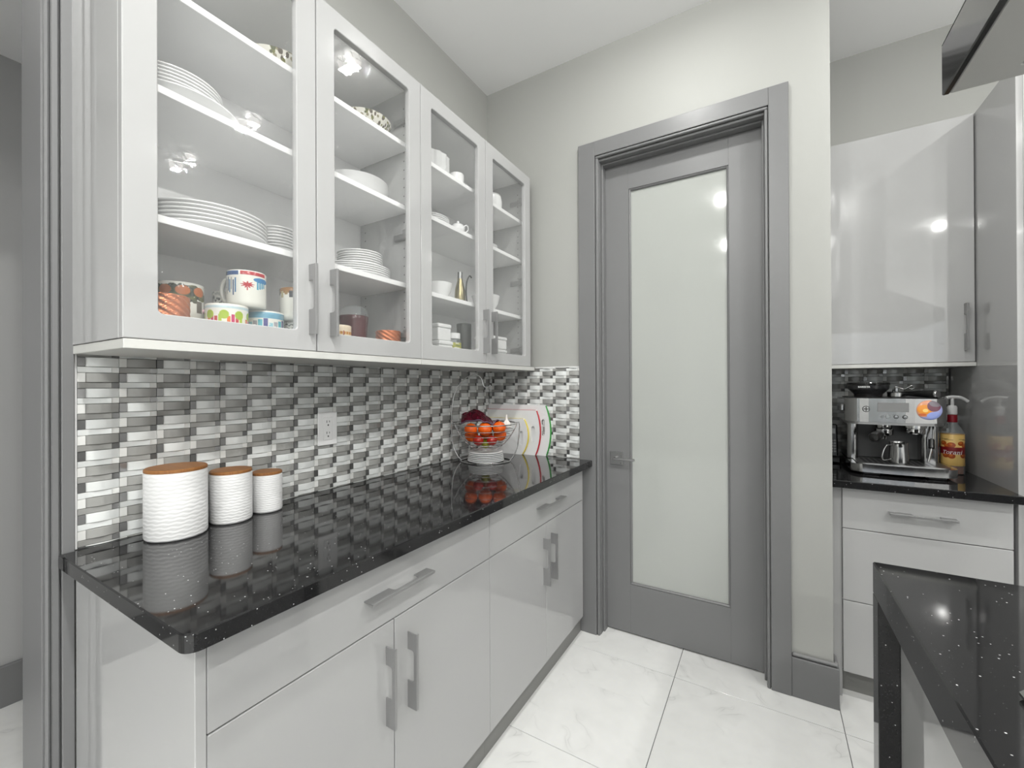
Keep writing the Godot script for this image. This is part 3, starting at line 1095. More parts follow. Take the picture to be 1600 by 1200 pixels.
# ---------------------------------------------------------------- island
func island() -> void:
	var t := thing("island_worktop", "black sparkling quartz island top with a waterfall leg at its corner", "countertop", Vector3(2.2, 0, 1.9))
	obj("slab", bx(Vector3(1.671, 0.8505, 0.93), Vector3(2.75, CT, 3.0), 0.0025), M.quartz, t)
	obj("waterfall_leg", bx(Vector3(1.671, 0.0, 0.93), Vector3(2.75, 0.8503, 0.981), 0.0015), M.quartz, t)
	var c := thing("island_cabinet", "white gloss cupboard under the black island top", "cabinet", Vector3(2.2, 0, 1.9))
	obj("body", bx(Vector3(1.727, 0.095, 0.9815), Vector3(2.72, 0.85, 2.95)), M.carcass, c)
	obj("toe_kick", bx(Vector3(1.775, 0.0, 0.9815), Vector3(2.7, 0.0948, 2.9)), M.toe, c)
	for k in 3:
		obj("door", bx(Vector3(1.707, 0.095, 0.983 + 0.656 * k), Vector3(1.7265, 0.848, 1.636 + 0.656 * k), 0.0015), M.white, c)
	var ck := thing("cooktop", "stainless steel gas cooktop set in the black island top", "cooktop", Vector3(2.13, CT, 1.63))
	obj("tray", bx(Vector3(1.742, CT, 1.369), Vector3(2.52, CT + 0.012, 1.89), 0.004), M.steel, ck)
	for e in [[1.92, 1.5], [1.92, 1.76], [2.34, 1.5], [2.34, 1.76]]:
		var b := MB.new()
		b.lathe([Vector2(0.055, 0), Vector2(0.05, 0.012), Vector2(0.03, 0.014), Vector2(0.03, 0.022), Vector2(0, 0.024)], 24, Vector3(e[0], CT + 0.012, e[1]), 40)
		obj("burner", b, M.black, ck)
	for x in [1.92, 2.34]:
		var g := MB.new()
		for dx in [-0.15, 0.0, 0.15]:
			g.box(Vector3(x + dx - 0.006, CT + 0.034, 1.4), Vector3(x + dx + 0.006, CT + 0.046, 1.86), 0.002)
		for z in [1.4, 1.63, 1.86]:
			g.box(Vector3(x - 0.16, CT + 0.03, z - 0.006), Vector3(x + 0.16, CT + 0.042, z + 0.006), 0.002)
		for dx in [-0.15, 0.15]:
			for z in [1.41, 1.85]:
				g.box(Vector3(x + dx - 0.006, CT + 0.011, z - 0.006), Vector3(x + dx + 0.006, CT + 0.04, z + 0.006))
		obj("grate", g, M.black, ck)
	# range hood hanging over the island
	var h := thing("range_hood", "stainless steel island range hood hanging from the ceiling", "range hood", Vector3(2.14, 1.775, 1.58))
	var x0 := 1.711
	var z0 := 1.232
	var y0 := 1.777
	obj("side_panel", bx(Vector3(x0, y0, z0), Vector3(x0 + 0.009, y0 + 0.079, 1.93), 0.0015), M.hood_side, h, "dark glossy side panel")
	obj("side_panel", bx(Vector3(2.57, y0, z0), Vector3(2.579, y0 + 0.079, 1.93), 0.0015), M.hood_side, h, "dark glossy side panel")
	var can := MB.new()
	can.box(Vector3(x0 + 0.0095, y0 + 0.012, z0), Vector3(2.5695, y0 + 0.079, 1.93), 0.002)
	obj("canopy", can, M.steel_dull, h)
	var rim := MB.new()
	rim.xf = Transform3D(Basis(Vector3(1, 0, 0), Vector3(0, 0, 1), Vector3(0, -1, 0)), Vector3(0, y0 + 0.012, 0))
	rim.frame(Rect2(x0 + 0.0095, z0, 2.5695 - x0 - 0.0095, 1.93 - z0), Rect2(x0 + 0.075, z0 + 0.03, 2.5695 - x0 - 0.15, 1.93 - z0 - 0.06), 0.004, 0.0, 0.011, 0.001)
	obj("underside_rim", rim, M.hood_under, h)
	for k in 2:
		var f := MB.new()
		var a := x0 + 0.078 + 0.355 * k
		f.box(Vector3(a, y0 + 0.006, z0 + 0.033), Vector3(a + 0.35, y0 + 0.0119, 1.897), 0.001)
		for s in 14:
			f.box(Vector3(a + 0.015 + s * 0.0235, y0 + 0.003, z0 + 0.05), Vector3(a + 0.027 + s * 0.0235, y0 + 0.006, 1.88), 0.001)
		obj("grease_filter", f, M.hood_under, h)
	var hood := MB.new()
	var r0 := [Vector3(x0, y0 + 0.08, 1.93), Vector3(2.579, y0 + 0.08, 1.93), Vector3(2.579, y0 + 0.08, z0), Vector3(x0, y0 + 0.08, z0)]
	var r1 := [Vector3(2.0, y0 + 0.3, 1.72), Vector3(2.29, y0 + 0.3, 1.72), Vector3(2.29, y0 + 0.3, 1.44), Vector3(2.0, y0 + 0.3, 1.44)]
	var r2 := []
	for q in r1:
		r2.append(Vector3(q.x, CEIL - 0.001, q.z))
	hood.loft([r0, r1, r2])
	obj("chimney", hood, M.steel_dull, h)

# ---------------------------------------------------------------- things on the long counter
func counter_things() -> void:
	# canisters: ribbed white ceramic with bamboo lids
	var names := ["largest white ribbed canister with a bamboo lid, nearest the counter end", "middle-sized white ribbed canister with a bamboo lid", "smallest white ribbed canister with a bamboo lid, nearest the socket"]
	var spec := [[0.099, 1.647, 0.0695, 0.176], [0.094, 1.508, 0.0545, 0.144], [0.087, 1.398, 0.044, 0.119]]
	for i in 3:
		var s: Array = spec[i]
		var at := Vector3(s[0], CT, s[1])
		var t := thing("canister", names[i], "canister", at, "white canisters with bamboo lids")
		var r: float = s[2]
		var h: float = s[3]
		var b := MB.new()
		b.lathe([Vector2(0, 0.0005), Vector2(r - 0.006, 0.0005), Vector2(r - 0.0015, 0.003), Vector2(r, 0.008), Vector2(r, h - 0.004), Vector2(r - 0.002, h), Vector2(r - 0.006, h)], 64, at, 60)
		obj("jar", b, M.ripple, t)
		var l := MB.new()
		l.lathe([Vector2(r - 0.008, h - 0.004), Vector2(r - 0.0005, h + 0.0004), Vector2(r - 0.0005, h + 0.006), Vector2(r - 0.003, h + 0.0085), Vector2(0, h + 0.0085)], 64, at, 40)
		# plank grain runs straight across the lid
		for k in l.v.size():
			l.t[k] = Vector2(l.v[k].x, l.v[k].z) * 6.0 + Vector2(0.3 * i, 0.1)
		obj("lid", l, M.wood, t, "flat bamboo lid")
	cutting_boards()
	fruit_basket()

func cutting_boards() -> void:
	var spec := [
		["large white cutting board with a green curved edge, rearmost of three", M.green, 0.404, 0.434, 0.407, 0.285, 0.016, 0.385, [1.03, 1.125]],
		["middle white cutting board with a red curved edge", M.red, 0.352, 0.376, 0.345, 0.256, 0.029, 0.328, [0.995, 1.085]],
		["smallest white cutting board with a yellow curved edge, frontmost of three", M.yellow, 0.279, 0.306, 0.266, 0.206, 0.042, 0.258, [0.975, 1.055]]]
	for s in spec:
		var z: float = s[6]
		var t := thing("cutting_board", s[0], "cutting board", Vector3(0.2, CT, z), "cutting boards against the wall")
		var p := PackedVector2Array()
		var edge := []
		for k in 9:
			var u := k / 8.0
			edge.append(Vector2((1 - u) * (1 - u) * s[4] + 2 * u * (1 - u) * (2 * s[3] - (s[2] + s[4]) / 2) + u * u * s[2], s[5] * u))
		p.append(Vector2(0.014, 0))
		for q in edge:
			p.append(q - Vector2(0.0055, 0))
		p.append(Vector2(0.014, s[5]))
		# grip slot: the board is made of two outlines joined past the slot
		var a: float = s[8][0] - CT
		var b: float = s[8][1] - CT
		var sx: float = s[7]
		var m := MB.new()
		m.xf = on_back(0, z, CT)
		var w := 0.0115
		var slot := PackedVector2Array()
		for k in 12:
			var an := TAU * k / 12
			slot.append(Vector2(sx + w * cos(an), (a + b) / 2 + ((b - a) / 2 - w) * signf(sin(an)) + w * sin(an)))
		var parts := Geometry2D.clip_polygons(p, PackedVector2Array([Vector2(-1, -1), Vector2(sx, -1), Vector2(sx, 2), Vector2(-1, 2)]))
		var parts2 := Geometry2D.intersect_polygons(p, PackedVector2Array([Vector2(-1, -1), Vector2(sx, -1), Vector2(sx, 2), Vector2(-1, 2)]))
		for part in parts + parts2:
			for cut in Geometry2D.clip_polygons(part, slot):
				if Geometry2D.is_polygon_clockwise(cut):
					cut.reverse()
				m.slab(cut, -0.0045, 0.0045)
		obj("board", m, M.board, t)
		var rim := []
		for q in edge:
			rim.append(Vector3(q.x - 0.003, CT + minf(maxf(q.y, 0.0035), s[5] - 0.0035), z))
		rim.append(Vector3(0.3 * s[2], CT + s[5] - 0.0022, z))
		rim.append(Vector3(0.018, CT + s[5] - 0.0022, z))
		var e := MB.new()
		e.tube(rim.slice(0, 9), 0.0045, 8)
		obj("edge_strip", e, s[1], t)
		if s[1] != M.green:
			var e2 := MB.new()
			e2.box(Vector3(0.014, CT + s[5] - 0.001, z - 0.0046), Vector3(s[2] - 0.006, CT + s[5] + 0.001, z + 0.0046), 0.0005)
			obj("edge_strip", e2, s[1], t)

func fruit_basket() -> void:
	var c := Vector3(0.196, CT, 0.315)
	var side := Vector3(0.8575, 0, -0.5145)     # across the basket, from banana hook arm to short arm
	var fore := Vector3(0.5145, 0, 0.8575)
	var saucers := 6
	for i in saucers:
		var t := thing("saucer", ["lowest", "second lowest", "third lowest", "third highest", "second highest", "topmost"][i] + " white saucer of the stack under the fruit basket", "plate", c + Vector3(0, 0.003 + 0.0086 * i, 0), "saucers stacked under the fruit basket")
		var m := MB.new()
		var r := 0.096 - 0.0012 * i
		m.lathe([Vector2(0, 0), Vector2(0.05, 0), Vector2(0.053, 0.0025), Vector2(r - 0.008, 0.0035), Vector2(r, 0.0042), Vector2(r + 0.0005, 0.0055), Vector2(r, 0.007), Vector2(r - 0.003, 0.0072), Vector2(0.053, 0.004), Vector2(0, 0.003)], 48, c + Vector3(0, 0.003 + 0.0086 * i, 0), 50)
		obj("dish", m, M.porcelain, t)
	var b := thing("fruit_basket", "chrome wire fruit basket on a looped stand with a banana hook", "basket", c)
	var st := MB.new()
	var ring := []
	for k in 40:
		var a := TAU * k / 40
		ring.append(c + side * cos(a) * 0.13 + fore * sin(a) * 0.108 + Vector3(0, 0.0035, 0))
	st.tube(ring, 0.0033, 8, true)
	obj("base_ring", st, M.chrome, b)
	var arm := MB.new()
	var p := []
	for q in [[-0.128, 0.004], [-0.15, 0.03], [-0.168, 0.07], [-0.178, 0.12], [-0.181, 0.18], [-0.18, 0.25], [-0.172, 0.32], [-0.155, 0.375], [-0.125, 0.42], [-0.09, 0.445], [-0.055, 0.455], [-0.03, 0.445], [-0.018, 0.425], [-0.012, 0.40], [0.0, 0.388], [0.016, 0.39], [0.026, 0.402]]:
		p.append(c + side * q[0] + Vector3(0, q[1], 0))
	arm.tube(smooth(p, 4), 0.003, 8)
	obj("hook_arm", arm, M.chrome, b)
	var arm2 := MB.new()
	p = []
	for q in [[0.128, 0.004], [0.148, 0.028], [0.165, 0.07], [0.174, 0.12], [0.178, 0.17], [0.178, 0.197], [0.172, 0.204], [0.162, 0.2]]:
		p.append(c + side * q[0] + Vector3(0, q[1], 0))
	arm2.tube(smooth(p, 4), 0.003, 8)
	obj("short_arm", arm2, M.chrome, b)
	var tie := MB.new()
	tie.tube([c + side * -0.181 + Vector3(0, 0.2, 0), c + side * -0.162 + Vector3(0, 0.199, 0)], 0.0028, 8)
	obj("hanger", tie, M.chrome, b)
	# bowl rings and ribs
	var prof := [[0.163, 0.198, 0.0036], [0.148, 0.165, 0.002], [0.132, 0.138, 0.002], [0.113, 0.112, 0.002], [0.092, 0.09, 0.002], [0.07, 0.073, 0.002], [0.048, 0.063, 0.0026]]
	for q in prof:
		var w := MB.new()
		var rr := []
		for k in 48:
			var a := TAU * k / 48
			rr.append(c + side * cos(a) * q[0] + fore * sin(a) * q[0] + Vector3(0, q[1], 0))
		w.tube(rr, q[2], 6, true)
		obj("bowl_ring", w, M.chrome, b)
	for k in 4:
		var a := deg_to_rad([0.0, 180.0, 8.0, 188.0][k])
		var w := MB.new()
		var rr := []
		for q in prof:
			rr.append(c + (side * cos(a) + fore * sin(a)) * (q[0] + 0.003) + Vector3(0, q[1], 0))
		w.tube(smooth(rr, 3), 0.0022, 6)
		obj("bowl_rib", w, M.chrome, b)
	# fruit
	var spots := [[-0.075, 0.0, 0.135, 0.035], [0.0, -0.055, 0.13, 0.035], [0.075, -0.01, 0.137, 0.035], [0.0, 0.045, 0.173, 0.037], [0.073, 0.05, 0.18, 0.034], [-0.073, 0.06, 0.173, 0.033]]
	var said := ["orange lowest at the hook side of the fruit basket", "orange at the back of the fruit basket", "orange at the short arm side of the fruit basket", "bright orange on top at the middle of the fruit basket", "orange beside the topmost middle one, towards the short arm", "orange half under the dark net on the basket's hook side"]
	for i in spots.size():
		var s: Array = spots[i]
		var at: Vector3 = c + side * s[0] + fore * s[1] + Vector3(0, s[2], 0)
		var t := thing("orange", said[i], "orange", at - Vector3(0, s[3], 0), "oranges in the wire basket")
		var m := MB.new()
		m.bead(at, Vector3(s[3], s[3] * 0.95, s[3]), 14, 22)
		obj("peel", m, M.orange, t)
		var stem := MB.new()
		stem.lathe([Vector2(0.004, 0), Vector2(0.003, 0.0015), Vector2(0, 0.002)], 8, at + Vector3(0, s[3] * 0.945, 0))
		obj("stem_scar", stem, M.lime, t)
	for e in [[[-0.035, 0.05, 0.115, 0.028], "dark red plum low at the front of the basket", M.red_fruit, "plum"], [[0.035, 0.052, 0.114, 0.027], "reddish plum beside the lime in the basket", M.red_fruit, "plum"], [[0.0, 0.005, 0.092, 0.026], "green lime at the bottom of the fruit basket", M.lime, "lime"]]:
		var s: Array = e[0]
		var at: Vector3 = c + side * s[0] + fore * s[1] + Vector3(0, s[2], 0)
		var m := MB.new()
		m.bead(at, Vector3(s[3], s[3] * 0.92, s[3]), 12, 18)
		var o := obj(e[3], m, e[2])
		tag(o, e[1], e[3])
	# crumpled net bag over the fruit
	var nb := thing("net_bag", "crumpled dark red plastic net bag lying over the oranges", "bag", c + Vector3(0, 0.2, 0))
	var L := []
	var ns := noise(6.0, 12, 3)
	for i in 15:
		var u := i / 14.0
		var row := []
		for j in 13:
			var w := j / 12.0 * (1.0 - 0.1 * sin(PI * u))
			var x := lerpf(-0.125, 0.085, u)
			var spread := 0.02 + 0.085 * sin(PI * clampf(u * 0.8 + 0.16, 0, 1))
			var z := lerpf(-1.0, 1.0, w) * spread - 0.012
			var y := 0.238 + 0.034 * sin(PI * clampf(u * 1.05 + 0.1, 0.0, 1.0)) - 0.055 * pow(absf(w * 2 - 1), 1.7) - 0.06 * u * u
			y += ns.get_noise_3d(x, z * 2.0, 1.0) * 0.03
			for q in spots:
				var dd: float = q[3] * q[3] - pow(x - q[0], 2) - pow(z - q[1], 2)
				if dd > -0.0006:
					y = maxf(y, q[2] + sqrt(maxf(dd, 0.0)) + 0.006)
			row.append(c + side * x + fore * z + Vector3(0, y, 0))
		L.append(row)
	var top := MB.new()
	var under := []
	for row in L:
		var q := []
		for k in row:
			q.append(k - Vector3(0, 0.0022, 0))
		under.append(q)
	top.loft(L, false)
	var flip := under.duplicate()
	flip.reverse()
	top.loft(flip, false)
	obj("net", top, M.net, nb)
	var fold := MB.new()
	var fp := []
	for i in 15:
		fp.append(L[i][12] + Vector3(0, 0.002, 0))
	fold.tube(smooth(fp, 2), 0.0038, 7)
	obj("rolled_edge", fold, M.net_pale, nb)
	# white garlic bulb by the short arm
	var g := thing("garlic_bulb", "pale garlic bulb resting against the basket rim by the short arm", "garlic", c + side * 0.122 + Vector3(0, 0.165, 0))
	var gm := MB.new()
	gm.lathe([Vector2(0, 0), Vector2(0.012, 0.001), Vector2(0.024, 0.012), Vector2(0.025, 0.022), Vector2(0.017, 0.036), Vector2(0.008, 0.046), Vector2(0.0045, 0.06), Vector2(0.004, 0.075), Vector2(0, 0.077)], 36, c + side * 0.11 + Vector3(0, 0.168, 0), 60, 1, 1, 0.07, 6.0)
	obj("bulb", gm, M.garlic, g)

func smooth(p: Array, n: int) -> Array:
	var cv := Curve3D.new()
	for i in p.size():
		var a: Vector3 = p[maxi(i - 1, 0)]
		var b: Vector3 = p[mini(i + 1, p.size() - 1)]
		cv.add_point(p[i], -(b - a) / 6.0, (b - a) / 6.0)
	var out := []
	for i in p.size() - 1:
		for k in n:
			out.append(cv.sample(i, float(k) / n))
	out.append(p[p.size() - 1])
	return out

# ---------------------------------------------------------------- coffee nook
func plan(x0: float, x1: float, back: float, front: float, r: float, bow := 0.0) -> PackedVector2Array:
	# outline seen from above as (x, -z), front corners rounded, front edge slightly bowed
	var p := PackedVector2Array()
	p.append(Vector2(x0, -back))
	for k in 9:
		var a := PI + PI / 2 * k / 8
		p.append(Vector2(x0 + r + r * cos(a), -front + r + r * sin(a)))
	for k in range(1, 8):
		var u := k / 8.0
		p.append(Vector2(lerpf(x0 + r, x1 - r, u), -front - bow * 4 * u * (1 - u)))
	for k in 9:
		var a := PI * 1.5 + PI / 2 * k / 8
		p.append(Vector2(x1 - r + r * cos(a), -front + r + r * sin(a)))
	p.append(Vector2(x1, -back))
	return p

func lying() -> Transform3D:
	return Transform3D(Basis(Vector3(1, 0, 0), Vector3(0, 0, -1), Vector3(0, 1, 0)), Vector3.ZERO)

# a lathe shape turned so that its axis points along dir
func turned(p: Array, at: Vector3, dir: Vector3, segs := 24, crease := 40.0) -> MB:
	var m := MB.new()
	var y := dir.normalized()
	var x := (Vector3.UP if absf(y.y) < 0.9 else Vector3(1, 0, 0)).cross(y).normalized()
	m.xf = Transform3D(Basis(x, y, x.cross(y)), at)
	m.lathe(p, segs, Vector3.ZERO, crease)
	return m

func word(s: String, h: float, xf: Transform3D, r := 0.0, serif := false, slant := 0.0) -> ArrayMesh:
	var f := SystemFont.new()
	f.font_names = PackedStringArray(["Droid Serif" if serif else "Droid Sans"])
	f.font_weight = 700 if not serif else 400
	var t := TextMesh.new()
	t.text = s
	t.font = f
	t.font_size = 32
	t.pixel_size = h / 32.0
	t.depth = 0.0004
	var a := t.surface_get_arrays(0)
	var v: PackedVector3Array = a[Mesh.ARRAY_VERTEX]
	var n: PackedVector3Array = a[Mesh.ARRAY_NORMAL]
	for i in v.size():
		var q := v[i]
		q.x += q.y * slant
		if r > 0:
			var an := q.x / r
			q = Vector3(sin(an) * (r + q.z), q.y, cos(an) * (r + q.z))
			n[i] = n[i].rotated(Vector3.UP, an)
		v[i] = xf * q
		n[i] = xf.basis * n[i]
	a[Mesh.ARRAY_VERTEX] = v
	a[Mesh.ARRAY_NORMAL] = n
	var m := ArrayMesh.new()
	m.add_surface_from_arrays(Mesh.PRIMITIVE_TRIANGLES, a)
	return m

func lettering(s: String, h: float, at: Vector3, m: Material, parent: Node, turn := 0.0, r := 0.0, serif := false, slant := 0.0) -> void:
	placed("lettering", word(s, h, Transform3D(Basis(Vector3.UP, turn), Vector3.ZERO), r, serif, slant), m, parent, Transform3D(Basis.IDENTITY, at - origin_of(parent)))

func coffee_things() -> void:
	var c := thing("coffee_machine", "stainless steel espresso machine with bean hopper and round colourful badge", "coffee machine", Vector3(1.955, CT, -0.42))
	for x in [1.86, 2.07]:
		for z in [-0.26, -0.54]:
			obj("foot", bx(Vector3(x - 0.03, CT, z - 0.02), Vector3(x + 0.03, CT + 0.0125, z + 0.02), 0.004), M.dark, c)
	var tray := MB.new()
	tray.xf = lying()
	tray.slab(plan(1.79, 2.136, -0.6, -0.222, 0.045, 0.008), CT + 0.0125, CT + 0.047, 0.005)
	obj("drip_tray", tray, M.steel, c, "wide stainless drip tray")
	var lower := MB.new()
	lower.xf = lying()
	lower.slab(plan(1.812, 2.118, -0.58, -0.24, 0.035, 0.004), CT + 0.047, CT + 0.05, 0.001)
	obj("drip_grille", lower, M.steel_dull, c)
	var slots := MB.new()
	for k in 13:
		slots.box(Vector3(1.84 + k * 0.019, CT + 0.05, -0.4), Vector3(1.85 + k * 0.019, CT + 0.0505, -0.27))
	obj("grille_slots", slots, M.black, c)
	obj("back_panel", bx(Vector3(1.83, CT + 0.05, -0.6), Vector3(2.06, 1.14, -0.43), 0.004), M.dark, c, "dark splash panel")
	for x in [[1.794, 1.835], [2.052, 2.112]]:
		var col := MB.new()
		col.xf = lying()
		col.slab(plan(x[0], x[1], -0.6, -0.372, 0.018), CT + 0.05, 1.14)
		obj("side_column", col, M.steel, c)
	var head := MB.new()
	head.xf = lying()
	head.slab(plan(1.782, 2.13, -0.6, -0.318, 0.05, 0.012), 1.146, 1.252, 0.006)
	obj("head", head, M.steel, c, "brushed steel head with the controls")
	var lip := MB.new()
	lip.xf = lying()
	lip.slab(plan(1.788, 2.124, -0.6, -0.326, 0.05, 0.012), 1.134, 1.1455)
	obj("head_underside", lip, M.steel_dull, c)
	obj("top_tray", bx(Vector3(1.8, 1.2525, -0.59), Vector3(2.11, 1.2545, -0.36), 0.001), M.dark, c)
	var fz := -0.3065
	obj("display", bx(Vector3(1.893, 1.193, fz - 0.004), Vector3(1.998, 1.234, fz + 0.0008), 0.001), M.screen, c, "grey touch display")
	for e in [[1.908, 0.0055, M.steel], [1.927, 0.0085, M.chrome], [1.955, 0.0085, M.dark], [1.985, 0.0085, M.dark]]:
		obj("button", turned([Vector2(0, 0.005), Vector2(e[1] - 0.001, 0.005), Vector2(e[1], 0.004), Vector2(e[1], 0)], Vector3(e[0], 1.172, fz - 0.0005), Vector3(0, 0, 1), 20), e[2], c)
		if e[2] == M.dark:
			obj("button_face", turned([Vector2(0, 0.0058), Vector2(0.006, 0.0056), Vector2(0.0065, 0.005)], Vector3(e[0], 1.172, fz - 0.0005), Vector3(0, 0, 1), 16), M.steel, c)
	# oval emblem left of the display: a ring with a small cross in it
	var ring := []
	for k in 24:
		var a := TAU * k / 24
		ring.append(Vector3(1.853 + 0.0125 * cos(a), 1.204 + 0.0125 * sin(a), fz - 0.0012))
	var em := MB.new()
	em.tube(ring, 0.0014, 6, true)
	em.box(Vector3(1.8515, 1.195, fz - 0.002), Vector3(1.8545, 1.213, fz), 0.0003)
	em.box(Vector3(1.844, 1.2025, fz - 0.002), Vector3(1.862, 1.2055, fz), 0.0003)
	obj("emblem", em, M.dark, c)
	# round colourful badge
	var bd := turned([Vector2(0, 0.008), Vector2(0.03, 0.0072), Vector2(0.0395, 0.005), Vector2(0.042, 0.002), Vector2(0.042, 0)], Vector3(2.064, 1.204, -0.3135), Vector3(0.06, 0, 1), 40, 60)
	for i in bd.v.size():
		bd.t[i] = Vector2((bd.v[i].x - 2.064) / 0.088 + 0.5, 0.5 - (bd.v[i].y - 1.204) / 0.088)
	obj("badge", bd, M.badge, c, "round badge in orange, maroon and pale blue")
	# hopper
	var hp := Vector3(1.885, 1.2535, -0.465)
	var hc := MB.new()
	hc.lathe([Vector2(0.052, 0), Vector2(0.054, 0.014), Vector2(0.077, 0.04), Vector2(0.079, 0.058), Vector2(0.076, 0.058), Vector2(0.074, 0.041), Vector2(0.05, 0.014)], 40, hp, 35)
	obj("bean_hopper", hc, M.smoke, c, "smoky clear bean hopper")
	var beans := MB.new()
	beans.lathe([Vector2(0, 0.001), Vector2(0.049, 0.002), Vector2(0.05, 0.014), Vector2(0.063, 0.03), Vector2(0, 0.034)], 32, hp, 35)
	obj("coffee_beans", beans, M.bean, c)
	var hl := MB.new()
	hl.lathe([Vector2(0.0805, 0.0585), Vector2(0.0815, 0.066), Vector2(0.079, 0.0705), Vector2(0, 0.0725)], 40, hp, 35)
	obj("hopper_lid", hl, M.smoke_lid, c)
	lettering("BARISTA", 0.011, hp + Vector3(-0.008, 0.05, 0), M.plastic_white, c, deg_to_rad(-14), 0.0797)
	obj("side_dial", bx(Vector3(1.768, 1.19, -0.42), Vector3(1.7815, 1.222, -0.37), 0.004), M.steel, c)
	# grinder outlet with its portafilter, brew group, steam wand
	var grp := MB.new()
	grp.lathe([Vector2(0, 1.095), Vector2(0.033, 1.095), Vector2(0.036, 1.1), Vector2(0.036, 1.12), Vector2(0.04, 1.122), Vector2(0.04, 1.1335)], 36, Vector3(2.03, 0, -0.372), 40)
	obj("brew_group", grp, M.chrome, c)
	var go := MB.new()
	go.lathe([Vector2(0, 1.113), Vector2(0.026, 1.113), Vector2(0.03, 1.118), Vector2(0.03, 1.1335)], 32, Vector3(1.925, 0, -0.372), 40)
	obj("grinder_outlet", go, M.chrome, c)
	var pf := MB.new()
	pf.lathe([Vector2(0, 1.066), Vector2(0.012, 1.066), Vector2(0.014, 1.078), Vector2(0.031, 1.084), Vector2(0.034, 1.09), Vector2(0.034, 1.1125), Vector2(0, 1.1125)], 32, Vector3(1.925, 0, -0.372), 35)
	obj("portafilter", pf, M.chrome, c)
	obj("portafilter_handle", turned([Vector2(0, 0), Vector2(0.009, 0), Vector2(0.014, 0.015), Vector2(0.02, 0.05), Vector2(0.0215, 0.1), Vector2(0.017, 0.112), Vector2(0, 0.115)], Vector3(1.914, 1.096, -0.345), Vector3(-0.42, -0.12, 0.9), 20), M.black, c, "black portafilter handle")
	var sw := MB.new()
	sw.tube(smooth([Vector3(2.085, 1.133, -0.352), Vector3(2.083, 1.1, -0.337), Vector3(2.072, 1.05, -0.313), Vector3(2.055, 0.985, -0.293)], 4), 0.0042, 8)
	obj("steam_wand", sw, M.chrome, c)
	obj("wand_grip", turned([Vector2(0.006, 0), Vector2(0.0105, 0.003), Vector2(0.0105, 0.04), Vector2(0.006, 0.044)], Vector3(2.0695, 1.04, -0.3075), Vector3(0.1, 0.9, -0.42), 16), M.black, c)
	# milk jug on the drip tray
	var j := thing("milk_jug", "small stainless steel milk frothing jug on the drip tray", "jug", Vector3(1.962, 0.9705, -0.3))
	var jb := MB.new()
	jb.lathe([Vector2(0, 0), Vector2(0.032, 0), Vector2(0.0345, 0.003), Vector2(0.0345, 0.03), Vector2(0.0315, 0.07), Vector2(0.0315, 0.086), Vector2(0.034, 0.092), Vector2(0.0325, 0.0922), Vector2(0.0302, 0.086), Vector2(0.0302, 0.07), Vector2(0.033, 0.03), Vector2(0.032, 0.004), Vector2(0, 0.004)], 40, Vector3(1.962, 0.9705, -0.3), 35)
	obj("body", jb, M.steel, j)
	var jh := MB.new()
	jh.tube(smooth([Vector3(1.936, 1.05, -0.281), Vector3(1.915, 1.048, -0.266), Vector3(1.902, 1.02, -0.258), Vector3(1.899, 0.992, -0.257), Vector3(1.91, 0.985, -0.262), Vector3(1.932, 0.99, -0.279)], 4), 0.0032, 8)
	obj("handle", jh, M.steel, j)
	# spare portafilter and clip on top of the machine
	var sp := thing("spare_portafilter", "spare chrome portafilter with a black handle lying on the coffee machine", "portafilter", Vector3(1.985, 1.2548, -0.45))
	var sb := MB.new()
	sb.lathe([Vector2(0, 0), Vector2(0.03, 0), Vector2(0.033, 0.004), Vector2(0.033, 0.021), Vector2(0.035, 0.023), Vector2(0.033, 0.025), Vector2(0, 0.024)], 32, Vector3(1.985, 1.2548, -0.45), 35)
	obj("basket", sb, M.steel, sp)
	obj("spout", bx(Vector3(1.978, 1.2795, -0.457), Vector3(1.992, 1.301, -0.443), 0.003), M.steel, sp)
	obj("handle", turned([Vector2(0.008, 0), Vector2(0.011, 0.02), Vector2(0.0165, 0.09), Vector2(0.017, 0.118)], Vector3(2.012, 1.272, -0.44), Vector3(0.62, 0.0, 0.62), 20), M.black, sp)
	obj("handle_cap", turned([Vector2(0.0172, 0), Vector2(0.0172, 0.006), Vector2(0.015, 0.009), Vector2(0, 0.01)], Vector3(2.012, 1.272, -0.44) + Vector3(0.62, 0, 0.62).normalized() * 0.1182, Vector3(0.62, 0.0, 0.62), 20), M.steel, sp)
	var cl := thing("wire_clip", "small bent silver wire clip behind the spare portafilter", "clip", Vector3(2.02, 1.2548, -0.53))
	var cw := MB.new()
	cw.tube(smooth([Vector3(1.985, 1.258, -0.535), Vector3(1.99, 1.29, -0.53), Vector3(2.0, 1.302, -0.53), Vector3(2.015, 1.296, -0.53), Vector3(2.03, 1.292, -0.53), Vector3(2.045, 1.302, -0.53), Vector3(2.056, 1.308, -0.53), Vector3(2.064, 1.3, -0.53), Vector3(2.056, 1.292, -0.53), Vector3(2.046, 1.298, -0.53)], 4), 0.0028, 7)
	obj("wire", cw, M.steel, cl)
	# syrup bottle with pump
	var b0 := Vector3(2.172, CT, -0.452)
	var sy := thing("syrup_bottle", "pump bottle of syrup with a cream and red candy label beside the coffee machine", "bottle", b0)
	var gb := MB.new()
	gb.lathe([Vector2(0, 0), Vector2(0.034, 0), Vector2(0.038, 0.004), Vector2(0.038, 0.176), Vector2(0.035, 0.19), Vector2(0.022, 0.212), Vector2(0.0155, 0.226), Vector2(0.0145, 0.236)], 40, b0, 35)
	obj("glass", gb, M.clear, sy)
	var lq := MB.new()
	lq.lathe([Vector2(0, 0.003), Vector2(0.035, 0.003), Vector2(0.0362, 0.006), Vector2(0.0362, 0.162), Vector2(0, 0.162)], 32, b0, 35)
	obj("syrup", lq, M.syrup, sy)
